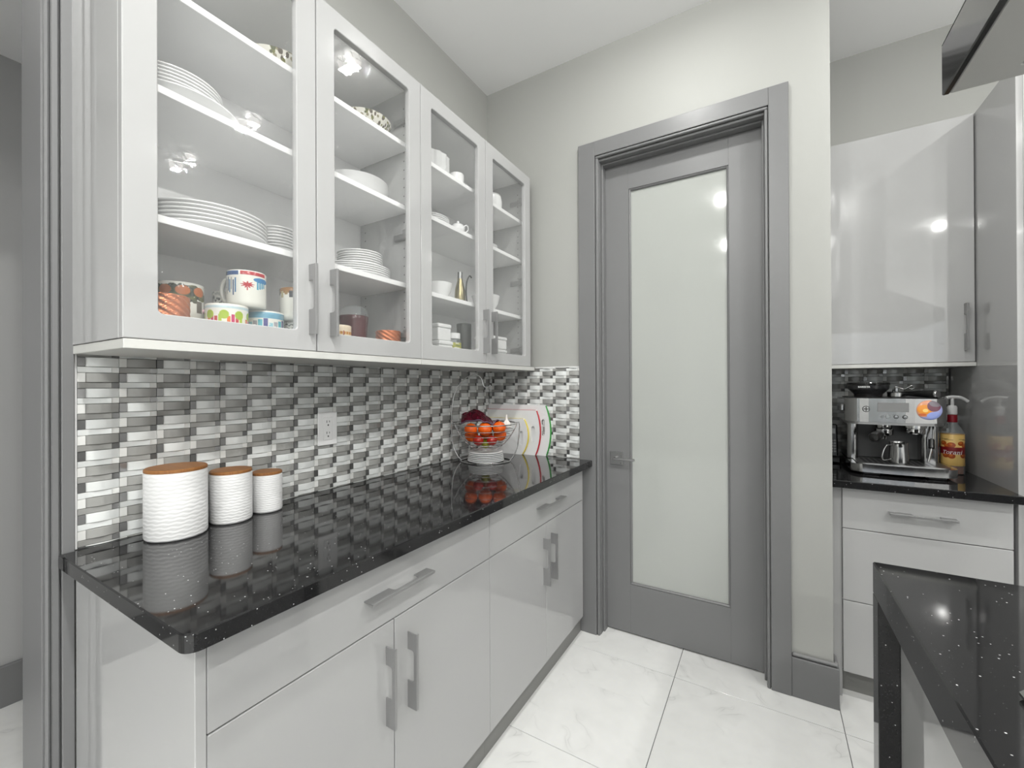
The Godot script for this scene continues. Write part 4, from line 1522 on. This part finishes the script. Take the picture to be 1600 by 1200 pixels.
	var lb := MB.new()
	lb.lathe([Vector2(0.0383, 0.038), Vector2(0.0386, 0.0385), Vector2(0.0386, 0.1755), Vector2(0.0383, 0.176)], 48, b0, 35)
	for i in lb.t.size():
		lb.t[i].x = fposmod(lb.t[i].x, 1.0001) * 2.0
	obj("label", lb, M.syrup_label, sy)
	lettering("Torani", 0.021, b0 + Vector3(0, 0.096, 0), M.plastic_white, sy, deg_to_rad(-15), 0.0388, true, 0.25)
	var sl := MB.new()
	sl.lathe([Vector2(0.015, 0.2265), Vector2(0.0165, 0.228), Vector2(0.016, 0.258), Vector2(0.013, 0.26)], 24, b0, 35)
	obj("sleeve", sl, M.wine, sy)
	var pu := MB.new()
	pu.lathe([Vector2(0.0125, 0.2595), Vector2(0.0165, 0.262), Vector2(0.0165, 0.292), Vector2(0.013, 0.3), Vector2(0.006, 0.301), Vector2(0.006, 0.332), Vector2(0, 0.333)], 24, b0, 35)
	pu.tube(smooth([b0 + Vector3(-0.022, 0.333, 0.006), b0 + Vector3(0.0, 0.338, 0.0), b0 + Vector3(0.03, 0.334, -0.006), b0 + Vector3(0.052, 0.318, -0.01)], 4), 0.0075, 10)
	obj("pump", pu, M.pump, sy)
	# cordless phone standing at the left
	var ph := thing("cordless_phone", "black cordless phone with a keypad standing left of the coffee machine", "phone", Vector3(1.752, CT, -0.53))
	obj("cradle", bx(Vector3(1.71, CT, -0.58), Vector3(1.785, CT + 0.035, -0.49), 0.008), M.black, ph)
	var body := MB.new()
	body.xf = Transform3D(Basis(Vector3(1, 0, 0), 0.0).rotated(Vector3(1, 0, 0), -0.14), Vector3(1.748, CT + 0.03, -0.52))
	body.box(Vector3(-0.026, 0, -0.014), Vector3(0.026, 0.165, 0.014), 0.006)
	obj("handset", body, M.black, ph)
	var scr := MB.new()
	scr.xf = body.xf
	scr.box(Vector3(-0.017, 0.115, 0.0135), Vector3(0.017, 0.142, 0.0147), 0.0006)
	obj("screen", scr, M.screen, ph)
	for r in 5:
		for k in 3:
			var key := MB.new()
			key.xf = body.xf
			key.box(Vector3(-0.0185 + k * 0.0133, 0.022 + r * 0.0135, 0.0135), Vector3(-0.0085 + k * 0.0133, 0.031 + r * 0.0135, 0.0156), 0.001)
			obj("key", key, M.phone_key, ph)
	var nav := MB.new()
	nav.xf = body.xf
	nav.tube([Vector3(0, 0.101, 0.0135), Vector3(0, 0.101, 0.016)], 0.008, 14)
	obj("key", nav, M.dark, ph)

# ---------------------------------------------------------------- things in the glass cupboards
func plate_mesh(r: float, h: float, m: MB, at: Vector3, wave := 0.0) -> void:
	var f := r * 0.6
	m.lathe([Vector2(0, 0.0), Vector2(f, 0.0), Vector2(f + 0.004, 0.002), Vector2(r - 0.006, h - 0.0045), Vector2(r, h - 0.003), Vector2(r + 0.0004, h - 0.0015), Vector2(r, h), Vector2(r - 0.003, h + 0.0004), Vector2(f + 0.002, 0.005), Vector2(0, 0.004)], 48, at, 50, 1, 1, wave, 12.0)

func nth(i: int, n: int) -> String:
	var w := ["lowest", "second-lowest", "third-lowest", "fourth-lowest", "fifth-lowest"]
	var u := ["topmost", "second-highest", "third-highest", "fourth-highest", "fifth-highest"]
	return u[n - 1 - i] if n - 1 - i < i else w[i]

func stack(n: int, called: String, where: String, category: String, r: float, h: float, pitch: float, at: Vector3, m: Material, wave := 0.0) -> void:
	var src: Node3D
	for i in n:
		var p := at + Vector3(0, pitch * i + 0.0006, 0)
		var said: String = ("%s white %s of the stack %s" % [nth(i, n), called.replace("_", " "), where]) if n > 1 else "white %s %s" % [called.replace("_", " "), where]
		if i == 0:
			src = thing(called, said, category, p, called.replace("_", " ") + "s " + where)
			var s := MB.new()
			plate_mesh(r, h, s, p, wave)
			obj("dish", s, m, src)
		else:
			again(src, p, said)

func bowl(called: String, label: String, category: String, at: Vector3, r: float, h: float, m: Material, group := "", wave := 0.0) -> Node3D:
	var t := thing(called, label, category, at, group)
	var s := MB.new()
	s.lathe([Vector2(0, 0.0005), Vector2(r * 0.5, 0.0005), Vector2(r * 0.54, 0.004), Vector2(r * 0.86, h * 0.5), Vector2(r, h), Vector2(r - 0.003, h + 0.0006), Vector2(r * 0.82, h * 0.52), Vector2(r * 0.45, 0.008), Vector2(0, 0.006)], 48, at, 50, 1, 1, wave, 16.0)
	obj("dish", s, m, t)
	return t

func mug(called: String, label: String, at: Vector3, r: float, h: float, m: Material, group := "", handle_dir := Vector3.ZERO, flute := 0.0, taper := 1.0) -> Node3D:
	var t := thing(called, label, "mug", at, group)
	var s := MB.new()
	var b := r * taper
	var prof := [Vector2(0, 0.0005), Vector2(b - 0.004, 0.0005), Vector2(b, 0.004)]
	var rows := 36 if flute > 0 else 8
	for k in range(1, rows + 1):
		prof.append(Vector2(lerpf(b, r, float(k) / rows), lerpf(0.004, h - 0.002, float(k) / rows)))
	prof += [Vector2(r - 0.0015, h), Vector2(r - 0.004, h - 0.002), Vector2(b - 0.0035, 0.008), Vector2(0, 0.006)]
	s.lathe(prof, 64 if flute > 0 else 40, at, 50, 1, 1, flute, 11.0, 420.0 if flute > 0 else 0.0)
	for i in s.t.size():
		s.t[i].x += 0.82
		s.t[i].y = clampf(1.0 - (s.v[i].y - at.y) / h, 0.0, 1.0)
	obj("body", s, m, t)
	if handle_dir != Vector3.ZERO:
		var hd := MB.new()
		var d := handle_dir.normalized()
		hd.tube(smooth([at + d * (r - 0.002) + Vector3(0, h * 0.82, 0), at + d * (r + 0.02) + Vector3(0, h * 0.84, 0), at + d * (r + 0.03) + Vector3(0, h * 0.55, 0), at + d * (r + 0.02) + Vector3(0, h * 0.25, 0), at + d * (r - 0.003) + Vector3(0, h * 0.2, 0)], 4), 0.0055, 8)
		obj("handle", hd, m, t)
	return t

func dishes() -> void:
	# nearer cupboard, lowest floor: mugs and glasses
	var y := UB + 0.0185
	mug("copper_mug", "fluted copper mug at the near end of the mug cupboard", Vector3(0.25, y, 1.725), 0.046, 0.094, M.copper, "copper mugs", Vector3.ZERO, 0.028)
	mug("picture_mug", "tall mug with an olive and brown city picture behind the near copper mug", Vector3(0.17, y, 1.664), 0.05, 0.142, M.mug_olive, "picture mugs", Vector3(-0.3, 0, 1))
	mug("picture_mug", "mug with bright green and magenta fruit pictures in the front row", Vector3(0.262, y, 1.597), 0.048, 0.0885, M.mug_fruit, "picture mugs", Vector3(-1, 0, 0.5))
	mug("picture_mug", "mug with teal and purple seaside pictures in the front row", Vector3(0.238, y, 1.487), 0.049, 0.0885, M.mug_teal, "picture mugs", Vector3(-1, 0, -0.5))
	mug("picture_mug", "mug with a red leaf and blue skyline stacked on the front mugs", Vector3(0.248, y + 0.0895, 1.541), 0.047, 0.098, M.mug_leaf, "picture mugs", Vector3(-1, 0, 0.4))
	mug("picture_mug", "short grey patterned mug in the corner by the door handle", Vector3(0.25, y, 1.385), 0.046, 0.07, M.mug_grey, "picture mugs", Vector3(-1, 0, -0.2))
	mug("picture_mug", "mug with an ochre rim and pale city picture stacked above the grey mug", Vector3(0.249, y + 0.071, 1.397), 0.046, 0.098, M.mug_ochre, "picture mugs", Vector3(-1, 0, -0.3))
	mug("patterned_tumbler", "black and white patterned tumbler behind the red leaf mug", Vector3(0.12, y, 1.53), 0.036, 0.15, M.mug_grey, "")
	# second and third shelf
	stack(6, "dinner_plate", "on the near cupboard's lowest shelf", "plate", 0.14, 0.02, 0.0098, Vector3(0.152, 1.7105, 1.59), M.porcelain)
	stack(9, "dessert_bowl", "beside the near dinner plates", "bowl", 0.05, 0.034, 0.0095, Vector3(0.12, 1.7105, 1.378), M.porcelain)
	stack(1, "oval_platter", "on the near cupboard's middle shelf", "platter", 0.138, 0.03, 0.01, Vector3(0.15, 2.0055, 1.66), M.porcelain)
	stack(6, "side_plate", "on the oval platter", "plate", 0.11, 0.014, 0.0085, Vector3(0.145, 2.0365, 1.672), M.porcelain)
	stack(6, "breakfast_plate", "behind the oval platter", "plate", 0.078, 0.014, 0.009, Vector3(0.092, 2.0055, 1.36), M.porcelain)
	bowl("serving_bowl", "large white serving bowl with a green leaf pattern on the top shelf", "bowl", Vector3(0.15, 2.2455, 1.395), 0.118, 0.062, M.floral)
	# second door
	mug("heart_mug", "small cream mug with coral squares beside the burgundy pot", Vector3(0.225, y, 1.235), 0.043, 0.082, M.mug_coral, "")
	var bp := mug("burgundy_tumbler", "burgundy tumbler capped by an upturned clear glass, beside the farther copper mug", Vector3(0.16, y, 1.118), 0.052, 0.135, M.burgundy, "", Vector3.ZERO, 0.0, 0.8)
	var cv := MB.new()
	cv.lathe([Vector2(0.05, 0.1355), Vector2(0.047, 0.16), Vector2(0.03, 0.172), Vector2(0, 0.174)], 32, Vector3(0.16, y, 1.118), 60)
	obj("glass_cover", cv, M.clear, bp)
	mug("copper_mug", "fluted copper mug at the far end of the second glass door", Vector3(0.25, y, 1.035), 0.045, 0.083, M.copper, "copper mugs", Vector3.ZERO, 0.028)
	var bk := thing("black_box", "flat black box behind the far copper mug", "box", Vector3(0.13, y, 1.0))
	obj("box", bx(Vector3(0.07, y + 0.0005, 0.972), Vector3(0.19, y + 0.055, 1.03), 0.003), M.black, bk)
	stack(5, "large_plate", "behind the second door", "plate", 0.126, 0.017, 0.0075, Vector3(0.14, 1.7105, 1.092), M.porcelain)
	stack(6, "small_plate", "on the large plates", "plate", 0.082, 0.013, 0.0085, Vector3(0.15, 1.7585, 1.08), M.porcelain)
	for i in 3:
		bowl("salad_bowl", ["lowest white salad bowl of three on the middle shelf", "middle white salad bowl of three on the middle shelf", "topmost white salad bowl of three on the middle shelf"][i], "bowl", Vector3(0.14, 2.0055 + 0.011 * i, 1.09), 0.12 - 0.001 * i, 0.052, M.porcelain, "salad bowls")
	bowl("leaf_dish", "shallow dish with a brown leaf pattern on the top shelf of the second door", "dish", Vector3(0.185, 2.2455, 1.085), 0.095, 0.056, M.floral)
	# farther cupboard, third door
	for i in 5:
		bowl("wavy_bowl", ["lowest", "second lowest", "middle", "second highest", "topmost"][i] + " white wavy bowl on the top shelf of the farther cupboard", "bowl", Vector3(0.165, 2.2405 + 0.0125 * i, 0.722), 0.098, 0.045, M.porcelain, "wavy bowls", 0.03)
	mug("cup", "plain white cup beside the wavy bowls", Vector3(0.225, 2.2405, 0.588), 0.034, 0.066, M.porcelain)
	stack(4, "tea_plate", "behind the third door", "plate", 0.098, 0.014, 0.008, Vector3(0.17, 2.0205, 0.73), M.porcelain)
	var tp := Vector3(0.25, 2.0205, 0.612)
	var te := thing("teapot", "small white teapot with a round handle beside the tea plates", "teapot", tp)
	var tb := MB.new()
	tb.lathe([Vector2(0, 0.0005), Vector2(0.022, 0.0005), Vector2(0.032, 0.012), Vector2(0.033, 0.024), Vector2(0.024, 0.038), Vector2(0.012, 0.043), Vector2(0, 0.044)], 32, tp, 60)
	obj("body", tb, M.porcelain, te)
	var tk := MB.new()
	tk.lathe([Vector2(0.004, 0.0435), Vector2(0.007, 0.05), Vector2(0.004, 0.056), Vector2(0, 0.057)], 16, tp, 60)
	obj("lid_knob", tk, M.porcelain, te)
	var th := MB.new()
	th.tube(smooth([tp + Vector3(0.012, 0.035, -0.026), tp + Vector3(0.018, 0.046, -0.042), tp + Vector3(0.02, 0.03, -0.054), tp + Vector3(0.014, 0.013, -0.04), tp + Vector3(0.012, 0.012, -0.028)], 4), 0.0035, 7)
	obj("handle", th, M.porcelain, te)
	bowl("tureen", "white bowl beside the metal bottle on the lowest shelf", "bowl", Vector3(0.2, 1.7055, 0.69), 0.062, 0.072, M.porcelain)
	bowl("sugar_bowl", "small white bowl at the door frame on the lowest shelf of the third door", "bowl", Vector3(0.2, 1.7055, 0.81), 0.048, 0.07, M.porcelain)
	var bt := thing("metal_bottle", "slim brass-coloured metal bottle on the lowest shelf of the third door", "bottle", Vector3(0.24, 1.7055, 0.585))
	var bm := MB.new()
	bm.lathe([Vector2(0, 0.0005), Vector2(0.026, 0.0005), Vector2(0.027, 0.004), Vector2(0.024, 0.06), Vector2(0.013, 0.1), Vector2(0.0125, 0.112)], 32, Vector3(0.24, 1.7055, 0.585), 35)
	obj("body", bm, M.brass, bt)
	var bc := MB.new()
	bc.lathe([Vector2(0.0122, 0.112), Vector2(0.0122, 0.142), Vector2(0, 0.143)], 20, Vector3(0.24, 1.7055, 0.585), 35)
	obj("cap", bc, M.steel_dull, bt)
	var wr := thing("wire_server", "dark looped wire serving handle beside the metal bottle", "server", Vector3(0.24, 1.7055, 0.54))
	var wm := MB.new()
	wm.tube(smooth([Vector3(0.24, 1.709, 0.53), Vector3(0.245, 1.76, 0.545), Vector3(0.255, 1.81, 0.552), Vector3(0.262, 1.838, 0.54), Vector3(0.262, 1.832, 0.525)], 4), 0.0035, 7)
	var wring := []
	for k in 20:
		wring.append(Vector3(0.24 + 0.02 * cos(TAU * k / 20), 1.709, 0.545 + 0.025 * sin(TAU * k / 20)))
	wm.tube(wring, 0.003, 6, true)
	obj("wire", wm, M.dark, wr)
	# lowest floor of the farther cupboard
	box_of("white_box", "lower white lidded box at the near end of the farther cupboard", Vector3(0.215, y, 0.715), Vector3(0.1, 0.07, 0.09), M.plastic_white, "white boxes on the cupboard floor")
	box_of("white_box", "upper white lidded box at the near end of the farther cupboard", Vector3(0.21, y + 0.0755, 0.715), Vector3(0.095, 0.07, 0.085), M.plastic_white, "white boxes on the cupboard floor")
	var jp := Vector3(0.24, y, 0.632)
	var ja := thing("spice_jar", "clear jar with a yellow-green label and white lid", "jar", jp)
	var jg := MB.new()
	jg.lathe([Vector2(0, 0.0005), Vector2(0.031, 0.0005), Vector2(0.033, 0.004), Vector2(0.033, 0.08), Vector2(0.027, 0.09)], 32, jp, 35)
	obj("glass", jg, M.clear, ja)
	var jl := MB.new()
	jl.lathe([Vector2(0.0332, 0.012), Vector2(0.0336, 0.0125), Vector2(0.0336, 0.072), Vector2(0.0332, 0.0725)], 32, jp, 35)
	obj("label", jl, M.jar_label, ja)
	var jc := MB.new()
	jc.lathe([Vector2(0.0275, 0.0905), Vector2(0.029, 0.092), Vector2(0.029, 0.115), Vector2(0.027, 0.117), Vector2(0, 0.117)], 32, jp, 35)
	obj("lid", jc, M.plastic_white, ja)
	var cap := Vector3(0.235, y, 0.55)
	var ca := thing("black_tin", "tall black tin beside the jar with the yellow-green label", "tin", cap)
	var cm := MB.new()
	cm.lathe([Vector2(0, 0.0005), Vector2(0.034, 0.0005), Vector2(0.035, 0.002), Vector2(0.035, 0.168), Vector2(0.033, 0.17), Vector2(0, 0.17)], 32, cap, 35)
	obj("tin", cm, M.dark, ca)
	# fourth door
	var pp := Vector3(0.215, 2.2405, 0.285)
	var pt := thing("lidded_pot", "white lidded pot on the top shelf behind the fourth glass door", "pot", pp)
	var pm := MB.new()
	pm.lathe([Vector2(0, 0.0005), Vector2(0.045, 0.0005), Vector2(0.058, 0.02), Vector2(0.06, 0.05), Vector2(0.055, 0.075)], 36, pp, 50)
	obj("body", pm, M.porcelain, pt)
	var pl := MB.new()
	pl.lathe([Vector2(0.057, 0.0755), Vector2(0.055, 0.08), Vector2(0.03, 0.092), Vector2(0.008, 0.095), Vector2(0.008, 0.104), Vector2(0, 0.106)], 36, pp, 50)
	obj("lid", pl, M.porcelain, pt)
	stack(4, "saucer", "behind the fourth door", "plate", 0.08, 0.014, 0.008, Vector3(0.17, 2.0205, 0.3), M.porcelain)
	bowl("gravy_bowl", "white bowl on the lowest shelf behind the fourth glass door", "bowl", Vector3(0.19, 1.7055, 0.3), 0.075, 0.085, M.porcelain)
	box_of("white_box", "lower white lidded box behind the fourth glass door", Vector3(0.22, y, 0.30), Vector3(0.12, 0.06, 0.13), M.plastic_white, "white boxes on the cupboard floor")
	box_of("white_box", "upper white lidded box behind the fourth glass door", Vector3(0.22, y + 0.0655, 0.30), Vector3(0.12, 0.062, 0.13), M.plastic_white, "white boxes on the cupboard floor")

func box_of(called: String, label: String, at: Vector3, s: Vector3, m: Material, group: String) -> void:
	var t := thing(called, label, "box", at, group)
	obj("box", bx(at + Vector3(-s.x / 2, 0.0005, -s.z / 2), at + Vector3(s.x / 2, s.y * 0.8, s.z / 2), 0.004), m, t)
	obj("lid", bx(at + Vector3(-s.x / 2 - 0.002, s.y * 0.8 + 0.0005, -s.z / 2 - 0.002), at + Vector3(s.x / 2 + 0.002, s.y + 0.004, s.z / 2 + 0.002), 0.004), m, t)

# ---------------------------------------------------------------- prints
func print_pictures() -> void:
	M.screen = grey(0.5, 0.12)
	M.bean = mat(Color(0.13, 0.08, 0.06), 0.5)
	M.smoke_lid = grey(0.1, 0.12)
	M.pump = grey(0.78, 0.35)
	M.phone_key = grey(0.62, 0.4)
	var r := RandomNumberGenerator.new()
	r.seed = 5
	# badge: orange sunburst, maroon patch, pale blue field
	var im := blank(128, 128, Color(0.66, 0.68, 0.88))
	disc(im, 30, 45, 60, 62, Color(0.88, 0.62, 0.5))
	disc(im, 40, 60, 34, 30, Color(0.95, 0.62, 0.25))
	disc(im, 44, 66, 13, 11, Color(1.0, 0.85, 0.5))
	disc(im, 84, 38, 32, 34, Color(0.47, 0.3, 0.36))
	disc(im, 92, 22, 30, 20, Color(0.5, 0.47, 0.5))
	disc(im, 84, 100, 34, 26, Color(0.62, 0.68, 0.92))
	disc(im, 30, 92, 18, 8, Color(0.85, 0.45, 0.28))
	M.badge = printed(im, 0.12)
	# syrup label: cream with a wine band and brown candies
	im = blank(256, 256, Color(0.88, 0.74, 0.45))
	for x0 in [64]:
		for e in [[40, 74, 26, 18], [98, 88, 30, 22], [70, 96, 24, 16], [60, 170, 28, 22], [100, 176, 26, 22]]:
			disc(im, e[0], e[1], e[2], e[3], Color(0.62, 0.27, 0.08))
			disc(im, e[0] - 5, e[1] - 5, e[2] * 0.5, e[3] * 0.45, Color(0.76, 0.4, 0.14))
	for e in [[50, 40, 30, 2], [80, 46, 34, 2]]:
		disc(im, e[0], e[1], e[2], e[3], Color(0.35, 0.25, 0.15))
	# the same picture twice round the bottle
	im.blit_rect(im, Rect2i(0, 0, 128, 256), Vector2i(128, 0))
	im.fill_rect(Rect2i(0, 106, 256, 56), Color(0.47, 0.05, 0.09))
	im.fill_rect(Rect2i(0, 0, 256, 4), Color(0.7, 0.5, 0.2))
	M.syrup_label = printed(im, 0.35)
	im = blank(64, 64, Color(0.62, 0.62, 0.2))
	for i in 40:
		disc(im, r.randf() * 64, r.randf() * 64, 3, 3, [Color(0.8, 0.78, 0.3), Color(0.4, 0.45, 0.2), Color(0.85, 0.85, 0.8)][i % 3])
	M.jar_label = printed(im, 0.4)
	var white := Color(0.86, 0.86, 0.83)
	# olive city mug
	im = blank(256, 128, white)
	for i in 90:
		disc(im, r.randf() * 256, 8 + r.randf() * 34, 4 + r.randf() * 9, 3 + r.randf() * 7, [Color(0.22, 0.23, 0.1), Color(0.33, 0.33, 0.14), Color(0.14, 0.15, 0.08)][i % 3])
	for i in 8:
		disc(im, i * 32 + 6, 18, 13, 11, Color(0.68, 0.36, 0.12))
		im.fill_rect(Rect2i(i * 32, 40, 10 + (i * 7) % 9, 16 + (i * 5) % 12), Color(0.36, 0.33, 0.28))
	for i in 26:
		im.fill_rect(Rect2i(int(r.randf() * 250), 96 + int(r.randf() * 14), 6, 14), Color(0.25, 0.25, 0.25))
	im.fill_rect(Rect2i(96, 68, 60, 4), Color(0.72, 0.52, 0.2))
	M.mug_olive = printed(im, 0.15)
	# fruit mug
	im = blank(256, 128, white)
	for i in 32:
		var x := i * 8
		im.fill_rect(Rect2i(x, 34 + (i * 13) % 20, 6, 94), [Color(0.72, 0.1, 0.35), Color(0.62, 0.72, 0.1), Color(0.85, 0.4, 0.1), Color(0.7, 0.12, 0.15), Color(0.9, 0.88, 0.8)][(i * 3) % 5])
	for i in 9:
		disc(im, i * 29 + 12, 40, 9, 16, Color(0.6, 0.7, 0.08))
	im.fill_rect(Rect2i(0, 8, 256, 9), Color(0.7, 0.78, 0.8))
	M.mug_fruit = printed(im, 0.15)
	# teal seaside mug
	im = blank(256, 128, white)
	im.fill_rect(Rect2i(0, 6, 256, 24), Color(0.38, 0.6, 0.7))
	for i in 24:
		im.fill_rect(Rect2i(i * 11, 28 + (i * 17) % 22, 9, 100), [Color(0.3, 0.66, 0.72), Color(0.25, 0.24, 0.5), Color(0.55, 0.75, 0.8), Color(0.6, 0.6, 0.62)][(i * 5) % 4])
	for i in 40:
		disc(im, r.randf() * 256, 40 + r.randf() * 70, 3, 2, white)
	M.mug_teal = printed(im, 0.15)
	# leaf mug
	im = blank(256, 128, white)
	for rep in 2:
		var o := rep * 128
		im.fill_rect(Rect2i(o + 6, 4, 40, 14), Color(0.16, 0.3, 0.5))
		im.fill_rect(Rect2i(o + 50, 4, 58, 12), Color(0.66, 0.1, 0.15))
		disc(im, o + 98, 30, 22, 9, Color(0.14, 0.45, 0.66))
		for k in 7:
			im.fill_rect(Rect2i(o + 8 + k * 5, 22 + (k * 9) % 16, 3, 40 + (k * 11) % 14), [Color(0.2, 0.42, 0.6), Color(0.6, 0.6, 0.6), Color(0.2, 0.3, 0.45)][k % 3])
		for k in 4:
			im.fill_rect(Rect2i(o + 84 + k * 6, 38, 4, 26 - k * 3), Color(0.2, 0.55, 0.68))
		for k in 9:
			var a := TAU * k / 9 - PI / 2
			for s in 15:
				disc(im, o + 64 + cos(a) * s, 50 + sin(a) * s * 0.8, 3.4 - s * 0.18, 3.4 - s * 0.18, Color(0.66, 0.06, 0.12))
		im.fill_rect(Rect2i(o + 63, 58, 2, 12), Color(0.66, 0.06, 0.12))
	M.mug_leaf = printed(im, 0.15)
	im = blank(256, 128, white)
	for i in 500:
		disc(im, r.randf() * 256, r.randf() * 128, 1.5 + r.randf() * 5, 1.5 + r.randf() * 3, [Color(0.22, 0.22, 0.22), Color(0.4, 0.4, 0.4), Color(0.7, 0.7, 0.68)][i % 3])
	M.mug_grey = printed(im, 0.2)
	im = blank(256, 128, white)
	im.fill_rect(Rect2i(0, 0, 256, 22), Color(0.55, 0.38, 0.18))
	for i in 20:
		im.fill_rect(Rect2i(i * 13, 14, 9, 14 + (i * 11) % 22), [Color(0.55, 0.42, 0.2), Color(0.16, 0.16, 0.2), Color(0.7, 0.66, 0.5)][(i * 7) % 3])
	M.mug_ochre = printed(im, 0.15)
	im = blank(256, 128, Color(0.88, 0.82, 0.72))
	for i in 26:
		im.fill_rect(Rect2i(i * 10, 34, 8, 14), Color(0.75, 0.5, 0.1))
		im.fill_rect(Rect2i(i * 10, 56, 8, 50), [Color(0.82, 0.5, 0.42), Color(0.88, 0.8, 0.74)][i % 2])
		if i % 4 == 0:
			im.fill_rect(Rect2i(i * 10, 30, 3, 90), Color(0.55, 0.12, 0.08))
	im.fill_rect(Rect2i(0, 72, 256, 5), Color(0.55, 0.12, 0.08))
	M.mug_coral = printed(im, 0.15)
